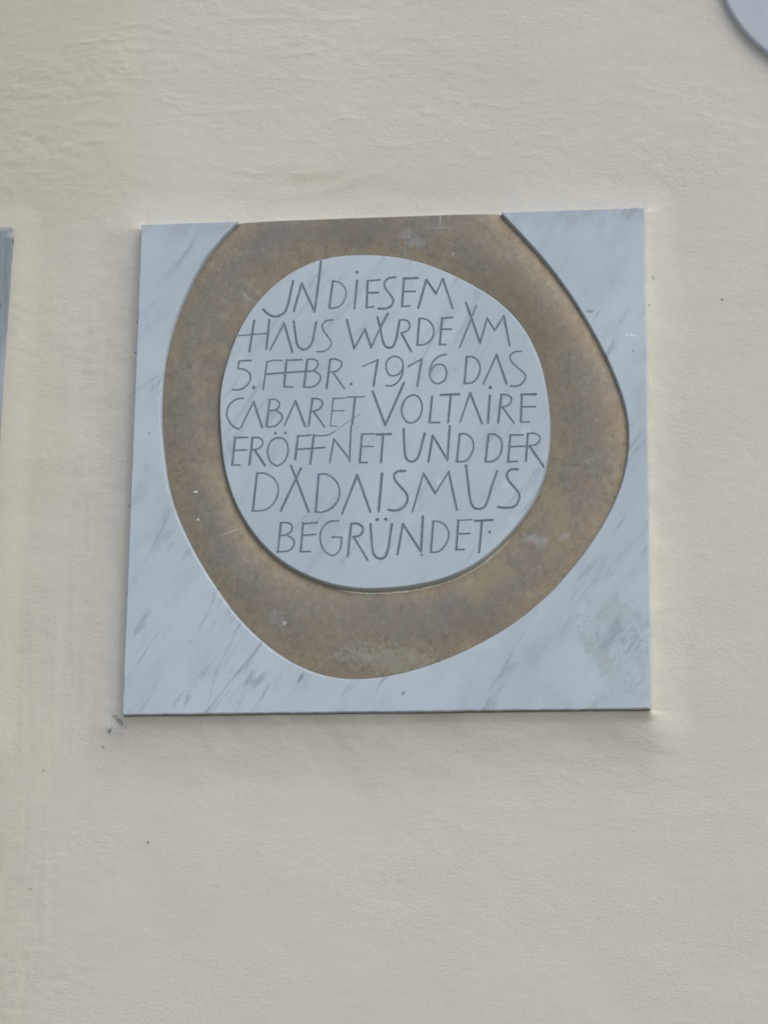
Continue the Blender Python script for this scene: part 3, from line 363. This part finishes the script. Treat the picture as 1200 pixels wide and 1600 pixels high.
["D",[[3.2,[[84.36,324.53],[81.01,291.23]]],[2.46,[[84.36,324.53],[85.82,324.58],[87.29,324.72],[88.76,324.81],[90.2,324.73],[91.59,324.35],[93.0,323.64],[94.42,322.67],[95.79,321.51],[97.02,320.21],[98.04,318.84],[98.86,317.37],[99.54,315.76],[100.05,314.04],[100.37,312.26],[100.49,310.43],[100.38,308.51],[100.08,306.47],[99.59,304.41],[98.93,302.38],[98.12,300.48],[97.17,298.62],[96.07,296.74],[94.81,294.98],[93.37,293.46],[91.75,292.31],[89.88,291.64],[87.77,291.37],[85.52,291.32],[83.23,291.33],[81.01,291.23]]]]],
["D",[[3.2,[[117.76,323.36],[114.17,290.45]]],[2.46,[[117.76,323.36],[119.29,323.34],[120.83,323.4],[122.36,323.42],[123.86,323.27],[125.3,322.84],[126.73,322.09],[128.18,321.11],[129.55,319.94],[130.76,318.61],[131.72,317.17],[132.41,315.57],[132.9,313.78],[133.2,311.87],[133.34,309.91],[133.33,307.96],[133.18,305.97],[132.89,303.89],[132.44,301.81],[131.79,299.83],[130.95,298.03],[129.85,296.37],[128.53,294.79],[127.04,293.36],[125.43,292.14],[123.76,291.22],[122.0,290.68],[120.1,290.47],[118.13,290.47],[116.13,290.5],[114.17,290.45]]]]],
["E",[[3.2,[[142.91,321.9],[140.22,289.83]]],[2.46,[[142.91,321.9],[157.79,321.53]]],[2.46,[[140.22,289.83],[150.91,290.08]]],[2.46,[[142.12,307.75],[161.77,308.1]]]]],
["R",[[3.2,[[162.9,323.07],[160.8,290.34]]],[2.46,[[162.9,323.07],[164.35,323.17],[165.82,323.32],[167.28,323.45],[168.71,323.45],[170.09,323.22],[171.53,322.75],[173.02,322.08],[174.44,321.26],[175.64,320.35],[176.47,319.4],[176.9,318.33],[177.02,317.13],[176.89,315.87],[176.58,314.66],[176.14,313.58],[175.6,312.61],[174.91,311.7],[174.04,310.87],[172.97,310.14],[171.66,309.52],[170.03,309.07],[168.1,308.77],[165.99,308.54],[163.84,308.34],[161.77,308.1]]],[3.2,[[165.28,307.18],[181.95,281.89]]]]],
["D",[[3.2,[[-151.81,282.63],[-155.7,237.61]]],[2.46,[[-151.81,282.63],[-149.97,282.69],[-148.16,282.85],[-146.33,282.96],[-144.46,282.86],[-142.51,282.41],[-140.36,281.58],[-138.06,280.48],[-135.75,279.13],[-133.59,277.56],[-131.75,275.8],[-130.19,273.79],[-128.8,271.52],[-127.64,269.06],[-126.77,266.52],[-126.27,263.98],[-126.16,261.36],[-126.42,258.6],[-126.97,255.82],[-127.75,253.15],[-128.72,250.69],[-129.92,248.4],[-131.4,246.21],[-133.06,244.17],[-134.83,242.37],[-136.6,240.87],[-138.43,239.71],[-140.35,238.85],[-142.33,238.23],[-144.32,237.77],[-146.27,237.41],[-148.17,237.22],[-150.06,237.23],[-151.94,237.36],[-153.82,237.52],[-155.7,237.61]]]]],
["A",[[3.2,[[-122.72,237.25],[-100.29,287.63]]],[3.2,[[-112.08,291.26],[-90.28,235.23]]]]],
["D",[[3.2,[[-79.34,279.62],[-82.18,234.73]]],[2.46,[[-79.34,279.95],[-77.33,279.96],[-75.31,280.07],[-73.29,280.13],[-71.28,279.96],[-69.28,279.39],[-67.21,278.35],[-65.07,276.96],[-62.98,275.32],[-61.06,273.52],[-59.42,271.65],[-58.04,269.71],[-56.84,267.62],[-55.87,265.41],[-55.14,263.1],[-54.7,260.72],[-54.54,258.16],[-54.64,255.41],[-55.01,252.62],[-55.65,249.92],[-56.57,247.46],[-57.86,245.18],[-59.51,243.0],[-61.4,240.97],[-63.37,239.18],[-65.28,237.69],[-67.17,236.53],[-69.13,235.66],[-71.12,235.03],[-73.06,234.58],[-74.9,234.24],[-76.62,234.09],[-78.25,234.16],[-79.83,234.35],[-81.4,234.58],[-82.99,234.75]]]]],
["A",[[3.2,[[-51.14,232.08],[-34.45,277.75]]],[3.2,[[-34.45,277.75],[-18.47,233.71]]]]],
["I",[[3.65,[[-5.47,279.2],[-8.83,233.94]]]]],
["S",[[3.2,[[21.16,281.41],[19.49,281.45],[17.76,281.56],[16.06,281.63],[14.48,281.59],[13.11,281.34],[11.93,280.87],[10.88,280.23],[9.99,279.46],[9.29,278.57],[8.81,277.59],[8.56,276.48],[8.53,275.22],[8.68,273.88],[9.01,272.51],[9.51,271.18],[10.22,269.89],[11.15,268.61],[12.23,267.32],[13.38,266.01],[14.54,264.67],[15.76,263.27],[17.09,261.82],[18.43,260.35],[19.7,258.9],[20.8,257.51],[21.75,256.2],[22.62,254.96],[23.37,253.73],[23.95,252.45],[24.33,251.05],[24.52,249.49],[24.54,247.79],[24.38,246.06],[24.01,244.36],[23.43,242.79],[22.56,241.31],[21.43,239.85],[20.11,238.49],[18.72,237.28],[17.33,236.31],[15.94,235.59],[14.47,235.09],[12.97,234.76],[11.45,234.55],[9.95,234.43],[8.47,234.44],[6.98,234.6],[5.5,234.85],[4.01,235.12],[2.53,235.35]]]]],
["M",[[2.46,[[30.32,232.73],[42.6,278.1]]],[3.2,[[42.6,278.1],[56.38,253.79]]],[2.46,[[56.38,253.79],[71.85,279.34]]],[3.2,[[71.85,279.34],[81.36,233.93]]]]],
["U",[[3.2,[[91.78,286.48],[92.28,282.28],[92.8,278.03],[93.3,273.81],[93.8,269.68],[94.28,265.68],[94.71,261.74],[95.1,257.8],[95.49,254.02],[95.92,250.52],[96.44,247.44],[97.02,244.81],[97.62,242.54],[98.3,240.59],[99.08,238.91],[99.99,237.46],[101.09,236.27],[102.34,235.34],[103.69,234.68],[105.06,234.25],[106.38,234.03],[107.69,234.05],[109.04,234.31],[110.37,234.8],[111.62,235.49],[112.74,236.37],[113.68,237.37],[114.46,238.51],[115.18,239.87],[115.9,241.57],[116.7,243.7],[117.58,246.36],[118.47,249.49],[119.39,252.93],[120.38,256.52],[121.44,260.11],[122.61,263.73],[123.86,267.48],[125.17,271.32],[126.49,275.18],[127.78,279.0]]]]],
["S",[[3.2,[[151.71,280.6],[150.06,280.62],[148.37,280.7],[146.7,280.75],[145.13,280.65],[143.74,280.29],[142.47,279.65],[141.29,278.8],[140.26,277.78],[139.45,276.65],[138.96,275.43],[138.78,274.13],[138.87,272.71],[139.21,271.19],[139.78,269.6],[140.56,267.95],[141.67,266.18],[143.12,264.29],[144.74,262.35],[146.34,260.46],[147.73,258.69],[148.96,257.06],[150.16,255.51],[151.25,254.02],[152.16,252.57],[152.81,251.15],[153.22,249.8],[153.42,248.52],[153.42,247.26],[153.22,245.96],[152.81,244.56],[152.19,242.93],[151.36,241.1],[150.33,239.28],[149.11,237.66],[147.73,236.44],[146.1,235.69],[144.22,235.27],[142.2,235.08],[140.16,235.02],[138.2,235.0],[136.33,235.05],[134.49,235.23],[132.65,235.49],[130.82,235.78],[128.98,236.02]]]]],
["B",[[3.2,[[-122.38,222.3],[-125.3,187.98]]],[2.46,[[-122.39,222.8],[-120.53,222.72],[-118.6,222.7],[-116.71,222.65],[-114.96,222.48],[-113.46,222.12],[-112.19,221.54],[-111.06,220.79],[-110.12,219.92],[-109.42,218.94],[-109.0,217.89],[-108.9,216.66],[-109.09,215.26],[-109.5,213.8],[-110.09,212.44],[-110.8,211.3],[-111.64,210.41],[-112.68,209.66],[-113.85,209.04],[-115.1,208.53],[-116.38,208.11],[-117.73,207.81],[-119.17,207.65],[-120.66,207.58],[-122.17,207.52],[-123.65,207.43]]],[2.46,[[-123.65,207.43],[-121.84,207.47],[-120.02,207.59],[-118.2,207.67],[-116.43,207.6],[-114.75,207.25],[-113.07,206.57],[-111.36,205.63],[-109.76,204.53],[-108.38,203.34],[-107.36,202.14],[-106.7,200.92],[-106.31,199.6],[-106.18,198.24],[-106.33,196.87],[-106.73,195.53],[-107.4,194.14],[-108.34,192.67],[-109.54,191.25],[-111.0,190.0],[-112.72,189.05],[-114.82,188.49],[-117.28,188.23],[-119.95,188.15],[-122.67,188.11],[-125.3,187.98]]]]],
["E",[[3.2,[[-96.47,221.77],[-98.5,187.63]]],[2.46,[[-96.94,220.95],[-79.83,221.92]]],[2.46,[[-96.97,206.89],[-81.66,207.91]]],[2.46,[[-98.5,187.63],[-87.22,187.74]]]]],
["G",[[2.46,[[-55.02,223.39],[-57.05,223.36],[-59.11,223.43],[-61.15,223.44],[-63.14,223.27],[-65.0,222.77],[-66.8,221.94],[-68.55,220.85],[-70.2,219.55],[-71.69,218.03],[-72.95,216.32],[-74.01,214.37],[-74.91,212.17],[-75.62,209.79],[-76.09,207.32],[-76.27,204.83],[-76.15,202.2],[-75.74,199.38],[-75.1,196.55],[-74.26,193.89],[-73.28,191.58],[-72.07,189.61],[-70.6,187.86],[-69.0,186.33],[-67.39,185.06],[-65.9,184.04],[-64.55,183.27],[-63.25,182.73],[-61.98,182.45],[-60.72,182.46],[-59.45,182.77],[-58.1,183.45],[-56.69,184.48],[-55.32,185.78],[-54.1,187.22],[-53.13,188.73],[-52.45,190.38],[-52.0,192.24],[-51.71,194.19],[-51.52,196.06],[-51.35,197.74],[-51.26,199.17],[-51.26,200.44],[-51.33,201.63],[-51.41,202.79],[-51.46,204.0]]],[2.46,[[-51.46,204.0],[-62.25,204.22]]]]],
["R",[[3.5,[[-40.53,219.72],[-43.87,181.79]]],[3.2,[[-40.53,219.72],[-39.16,219.81],[-37.79,219.96],[-36.41,220.08],[-35.05,220.08],[-33.73,219.84],[-32.35,219.34],[-30.91,218.64],[-29.54,217.8],[-28.35,216.87],[-27.49,215.9],[-26.95,214.86],[-26.67,213.71],[-26.61,212.5],[-26.74,211.31],[-27.03,210.18],[-27.5,209.08],[-28.17,207.95],[-29.02,206.88],[-29.98,205.93],[-31.03,205.19],[-32.21,204.72],[-33.54,204.46],[-34.96,204.33],[-36.41,204.22],[-37.81,204.06]]],[3.2,[[-37.18,203.41],[-20.73,176.3]]]]],
["U with two dots",[[3.43,[[-18.01,218.88],[-17.83,215.99],[-17.67,213.13],[-17.5,210.25],[-17.3,207.32],[-17.06,204.28],[-16.79,200.95],[-16.5,197.37],[-16.18,193.8],[-15.8,190.52],[-15.35,187.81],[-14.85,185.74],[-14.3,184.15],[-13.69,182.88],[-12.98,181.82],[-12.17,180.81],[-11.22,179.82],[-10.14,178.96],[-8.98,178.26],[-7.78,177.78],[-6.59,177.55],[-5.36,177.55],[-4.05,177.74],[-2.74,178.17],[-1.52,178.89],[-0.47,179.95],[0.39,181.41],[1.13,183.23],[1.76,185.33],[2.32,187.61],[2.85,189.98],[3.32,192.5],[3.72,195.22],[4.07,198.07],[4.41,200.97],[4.77,203.84],[5.15,206.71],[5.54,209.61],[5.92,212.53],[6.3,215.45],[6.69,218.37]]],[4.47,[[-10.3,224.18]]],[4.47,[[-0.42,224.23]]]]],
["N",[[3.2,[[13.64,182.46],[19.38,218.11]]],[3.2,[[19.38,218.11],[40.25,185.47]]],[3.65,[[42.33,226.51],[40.62,185.47]]],[2.98,[[41.52,181.04]]]]],
["D",[[3.2,[[54.43,220.56],[51.91,183.99]]],[2.46,[[54.43,220.56],[55.64,220.54],[56.83,220.59],[58.03,220.61],[59.27,220.5],[60.58,220.18],[62.02,219.63],[63.59,218.92],[65.17,218.05],[66.67,217.03],[67.97,215.85],[69.13,214.47],[70.2,212.9],[71.13,211.18],[71.85,209.38],[72.32,207.54],[72.51,205.62],[72.46,203.58],[72.2,201.49],[71.76,199.43],[71.16,197.47],[70.36,195.57],[69.32,193.68],[68.15,191.86],[66.91,190.2],[65.71,188.76],[64.56,187.56],[63.4,186.54],[62.21,185.7],[60.95,185.02],[59.62,184.47],[58.18,184.13],[56.65,184.01],[55.07,184.0],[53.48,184.03],[51.91,183.99]]]]],
["E",[[3.2,[[83.27,221.22],[81.02,186.58]]],[1.94,[[83.27,221.22],[99.2,221.78]]],[2.46,[[82.14,205.07],[96.83,205.54]]],[2.46,[[81.02,186.58],[90.19,186.78]]]]],
["T",[[3.2,[[102.45,220.13],[122.33,220.87]]],[3.2,[[110.41,219.97],[107.36,183.18]]]]],
["full stop",[[3.35,[[119.19,206.66]]]]]]
plaque = empty('memorial_plaque', (0, 0, ZB), 'square white marble plaque with a bronze ring round its carved German inscription', 'plaque')
def edge(a, b, n, sd):
    r = np.random.default_rng(sd); t = np.linspace(0, 1, n, endpoint=False)[:, None]; p = np.array(a)*(1-t)+np.array(b)*t
    d = np.array([-(b[1]-a[1]), b[0]-a[0]]); d = d/np.linalg.norm(d); q = r.normal(0, .00016, n); q[0] = 0
    chips = (r.random(n) < .05)*r.random(n)*.0009; chips[0] = 0
    return p + d*(q+chips)[:, None]
h = W/2
tl = np.array([OUT[-1][0], H]); tr = np.array([OUT[0][0], H]); ins = OUT[(OUT[:, 1] < H-.0015)]; oo = np.concatenate([[tr], ins, [tl]])
# counter-clockwise from the front: down the left side, along the bottom, up the right, back along the ring outline
SL = np.concatenate([edge(tuple(tl), (-h, H), 30, 1), edge((-h, H), (-h, 0), 110, 2), edge((-h, 0), (h, 0), 110, 3), edge((h, 0), (h, H), 110, 4), edge((h, H), tuple(tr), 34, 5), oo[:-1]])
REC = .0085                              # the ring lies this far back; the marble walls down to it are cut on a slant
fl_ = np.zeros(len(SL)); fl_[-(len(oo)-1):] = .0024; fl_[-(len(oo)-1)] = 0; k_ = np.arange(len(oo)-1); fl_[-(len(oo)-1):] *= np.clip(np.minimum(k_, len(oo)-2-k_)/4, 0, 1)
slab = link('marble_slab', slab_mesh('marble_slab', SL, YF, -.0005, .0010, fl_, YF+REC), M['slab'], plaque, smooth=False)
# --- inscription disc: polar grid over the traced outline, refined where a letter is cut
c0 = DISC.mean(0); NA, NR = 400, 66
th = np.linspace(0, 2*math.pi, NA, endpoint=False)
def radius(P, th):
    q = P-c0; a = np.unwrap(np.arctan2(q[:, 1], q[:, 0])); r = np.hypot(q[:, 0], q[:, 1])
    if a[-1] < a[0]: a = a[::-1]; r = r[::-1]
    a0 = a % (2*math.pi); s_ = np.argsort(a0); return np.interp(th, a0[s_], r[s_], period=2*math.pi)
BEV = .0009
RI = radius(DISC, th); Rf = RI-BEV; tr_ = np.linspace(0, 1, NR+1)
P = c0 + (Rf[:, None]*tr_)[..., None]*np.stack([np.cos(th), np.sin(th)], -1)[:, None]      # NA x NR+1 x 2
segs = []                     # per letter: array of segments x0 z0 x1 z1 halfwidth
for nme, st in LET:
    S = []
    for wd, pts in st:
        p = np.array(pts)/1000
        if len(p) == 1: S.append((*p[0], *p[0], wd/2000*1.0))
        for a, b in zip(p, p[1:]): S.append((*a, *b, wd/2000*.96))
    segs.append(np.array(S))
def cut(pts, S):
    """depth of the cut at pts for one letter: V groove, a little uneven like hand-cut work"""
    a = S[:, :2]; d = S[:, 2:4]-a; L2 = (d**2).sum(1)+1e-12; out = np.full(len(pts), -1.0)
    for k in range(len(S)):
        t = np.clip(((pts-a[k])@d[k])/L2[k], 0, 1); r = np.hypot(*(pts-a[k]-t[:, None]*d[k]).T); out = np.maximum(out, S[k, 4]-r)
    return out
def depth_all(pts, marg):
    best = np.full(len(pts), -1.0); who = np.full(len(pts), -1)
    for k, S in enumerate(segs):
        lo = np.minimum(S[:, :2], S[:, 2:4]).min(0)-.004-marg; hi = np.maximum(S[:, :2], S[:, 2:4]).max(0)+.004+marg
        i = np.nonzero(((pts > lo) & (pts < hi)).all(1))[0]
        if not len(i): continue
        d = cut(pts[i], S); b = d > best[i]; j = i[b]; best[j] = d[b]; who[j] = k
    return best, who
A_, B_ = np.meshgrid(np.arange(NA), np.arange(NR), indexing='ij'); A_ = A_.ravel(); B_ = B_.ravel(); A1 = (A_+1) % NA
c00, c10, c11, c01 = P[A_, B_], P[A1, B_], P[A1, B_+1], P[A_, B_+1]; cen = (c00+c10+c11+c01)/4
b0, _ = depth_all(cen, .004); fine = b0 > -.0024
quads = [np.stack([c00, c10, c11, c01], 1)[~fine]]; fq = []
asz = np.linalg.norm((c10+c11)/2-(c00+c01)/2, axis=1)
nas = np.where(asz > .0019, 8, np.where(asz > .0010, 4, np.where(asz > .0005, 2, 1)))
for na in (1, 2, 4, 8):
    m = fine & (nas == na)
    if not m.any(): continue
    u = np.linspace(0, 1, na+1); v = np.linspace(0, 1, 9); U, V_ = np.meshgrid(u, v, indexing='ij')
    g_ = (c00[m][:, None, None]*((1-U)*(1-V_))[None, ..., None]+c10[m][:, None, None]*(U*(1-V_))[None, ..., None]+c11[m][:, None, None]*(U*V_)[None, ..., None]+c01[m][:, None, None]*((1-U)*V_)[None, ..., None])
    fq.append(np.stack([g_[:, :-1, :-1], g_[:, 1:, :-1], g_[:, 1:, 1:], g_[:, :-1, 1:]], -2).reshape(-1, 4, 2))
fq = np.concatenate(fq)
def weld(Q):
    key = np.round(Q.reshape(-1, 2)*1e7).astype(np.int64); u, inv = np.unique(key, axis=0, return_inverse=True); return u/1e7, inv.reshape(-1, 4)
fv, ff = weld(fq); dep, _ = depth_all(fv, 0)
fc = fv[ff].mean(1); cdep, cwho = depth_all(fc, 0)
wear = 1+.35*vnoise(fv[:, 0], fv[:, 1], .004, .004, 91)
ydep = np.maximum(dep, 0)*.60*wear; ydep = np.minimum(ydep, .0026)
isl = cdep > 0
# face of the disc: coarse cells + fine cells outside the cuts
V3 = np.concatenate([np.c_[fv[:, 0], YF+ydep, fv[:, 1]]]); F3 = [ff[~isl]]
cv, cf = weld(quads[0]); F3.append(cf+len(V3)); V3 = np.concatenate([V3, np.c_[cv[:, 0], np.full(len(cv), YF), cv[:, 1]]])
dirv = np.stack([np.cos(th), np.sin(th)], -1); base = len(V3)
for R_, y in ((Rf, YF), (RI-BEV*.3, YF+BEV*.28), (RI, YF+BEV), (RI+.0022, YF+REC), (RI+.0022, -.0005)):
    q = c0+dirv*R_[:, None]; V3 = np.concatenate([V3, np.c_[q[:, 0], np.full(NA, y), q[:, 1]]])
i = np.arange(NA); j = (i+1) % NA
for k in range(4): F3.append(np.stack([base+k*NA+i, base+(k+1)*NA+i, base+(k+1)*NA+j, base+k*NA+j], 1)[:, ::-1])
F3 = np.concatenate(F3)
used = np.unique(F3); rm = np.full(len(V3), -1); rm[used] = np.arange(len(used))
disc = link('inscription_disc', mesh('inscription_disc', V3[used], rm[F3]), M['disc'], plaque)
# each carved letter is its own cut surface inside the disc
for k, (nme, st) in enumerate(LET):
    f = ff[isl & (cwho == k)]
    if not len(f): continue
    u, inv = np.unique(f, return_inverse=True)
    ob = link('carved_full_stop' if nme == 'full stop' else ('carved_numeral' if nme.isdigit() else 'carved_letter'), mesh('carved_letter', np.c_[fv[u, 0], YF+ydep[u], fv[u, 1]], inv.reshape(-1, 4)), M['letter'], disc)
    ob['label'] = 'engraved '+('full stop' if nme == 'full stop' else ('numeral '+nme if nme.isdigit() else 'capital letter '+nme))
# --- bronze ring: a softly domed band sunk below the marble, its top trimmed level with the slab
NT, NS = 1100, 84; th2 = np.linspace(0, 2*math.pi, NT, endpoint=False)
top = np.array([[-.160, .6150], [-.120, .6330], [-.06, .6450], [0, .6480], [.06, .6430], [.115, .6250]])[::1]
loop = np.concatenate([OUT, top]); ro = radius(loop, th2); ri = radius(DISC, th2)
kern = np.hanning(15); kern /= kern.sum(); ro_s = np.convolve(np.concatenate([ro[-7:], ro, ro[:7]]), kern, 'valid')
near_top = sst((np.sin(th2)-.55)/.15); ro = ro*(1-near_top)+ro_s*near_top
ri = ri+.0004; ro = ro-.0002; HT = H-.0006
cs, sn = np.cos(th2), np.sin(th2)
rcut = np.where(sn > .1, (HT-c0[1])/np.maximum(sn, .1), 9); rm_ = np.minimum(ro, rcut); cutting = rcut < ro
sfr = np.concatenate([np.array([0, .0015, .004, .008, .013]), np.linspace(.02, .98, NS-10), np.array([.987, .992, .996, .9985, 1.0])]); NS = len(sfr)
R_ = ri[:, None]+(rm_-ri)[:, None]*sfr; sreal = (R_-ri[:, None])/(ro-ri)[:, None]; wband = (ro-ri)[:, None]
xx = c0[0]+R_*cs[:, None]; zz = c0[1]+R_*sn[:, None]
ed = np.minimum(sreal, 1-sreal)*wband; cr_ = .0022
corner = np.where(ed < cr_, np.sqrt(np.clip(1-(1-ed/cr_)**2, 0, 1)), 1)*.0012
dome = np.sin(np.clip(sreal, 0, 1)*math.pi)**.75*.0052
hgt = corner+dome+.0008*sreal+fbm(xx, zz, .06, .06, 5, 3)*.0008
yy = YF+REC-hgt
Vr = np.stack([xx, yy, zz], -1)
inner = Vr[:, :1].copy(); inner[:, :, 1] = -.0005; outer = Vr[:, -1:].copy(); outer[:, :, 1] = -.0005
Vr = np.concatenate([inner, Vr, outer], 1); nv = Vr.shape[1]
ring_me = mesh('bronze_ring', Vr.reshape(-1, 3), grid_faces(NT, nv, True)[:, ::-1])
glint = np.zeros((NT, nv)); dist_in = sreal*wband; glint[:, 1:-1] = np.clip(1.6-np.abs(dist_in-.0034)/.0010, 0, 1)
arc = (th2+math.pi) % (2*math.pi)-math.pi; glint *= (.07+.93*sst((arc+1.85)/.25)*sst((-.72-arc)/.2))[:, None]  # painted glint kept mostly to the lower-right arc
band = np.zeros((NT, nv)); band[:, 1:-1] = np.minimum(sreal, 1-sreal)*wband
at = ring_me.attributes.new('rim_distance', 'FLOAT', 'POINT'); at.data.foreach_set('value', band.astype(np.float32).ravel())
at = ring_me.attributes.new('rim_glint', 'FLOAT', 'POINT'); at.data.foreach_set('value', glint.astype(np.float32).ravel())
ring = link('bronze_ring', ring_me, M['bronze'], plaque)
# children were modelled about the plaque's own foot (z = 0 at its lower edge)
# ---------------------------------------------------------------- neighbouring plates
def rect(x0, x1, z0, z1, sd): return np.concatenate([edge((x0, z1), (x0, z0), 40, sd), edge((x0, z0), (x1, z0), 40, sd+1), edge((x1, z0), (x1, z1), 60, sd+2), edge((x1, z1), (x0, z1), 40, sd+3)])
lp = link('stone_plaque', slab_mesh('stone_plaque', rect(-1.06+.76, LX+.76, 0, LT, 50), -.0085, -.0005, .0012), M['stone'], smooth=False)
for v_ in lp.data.vertices: v_.co.x -= max(0, .607-v_.co.z)*.016
lp.location = (-.76, 0, ZB)
lp['label'] = 'grey weathered stone plaque cut off at the left edge, rusty spot on its corner'; lp['category'] = 'plaque'
rx_, rz_, rr_ = (0.5567, 0.9196, 0.1664)
a = np.linspace(0, 2*math.pi, 160, endpoint=False)
def ringset(r, y): return [(r*math.cos(t), y, r*math.sin(t)) for t in a]
prof_r = [(rr_-.004, -.0100), (rr_-.0022, -.0098), (rr_-.0008, -.0090), (rr_, -.0075), (rr_+.0003, -.006), (rr_+.0003, .0015)]
vs = [(0, -.0101, 0)]+[p for r, y in prof_r for p in ringset(r, y)]; n = 160
fs = [(0, 1+i, 1+(i+1) % n) for i in range(n)]+[(1+k*n+i, 1+(k+1)*n+i, 1+(k+1)*n+(i+1) % n, 1+k*n+(i+1) % n) for k in range(len(prof_r)-1) for i in range(n)]
rmesh = bpy.data.meshes.new('round_plaque'); rmesh.from_pydata(vs, [], fs); rmesh.update()
rp = link('round_plaque', rmesh, M['round']); rp.location = (rx_, 0, ZB+rz_)
rp['label'] = 'pale blue round plaque cut off by the top right corner of the photo'; rp['category'] = 'plaque'
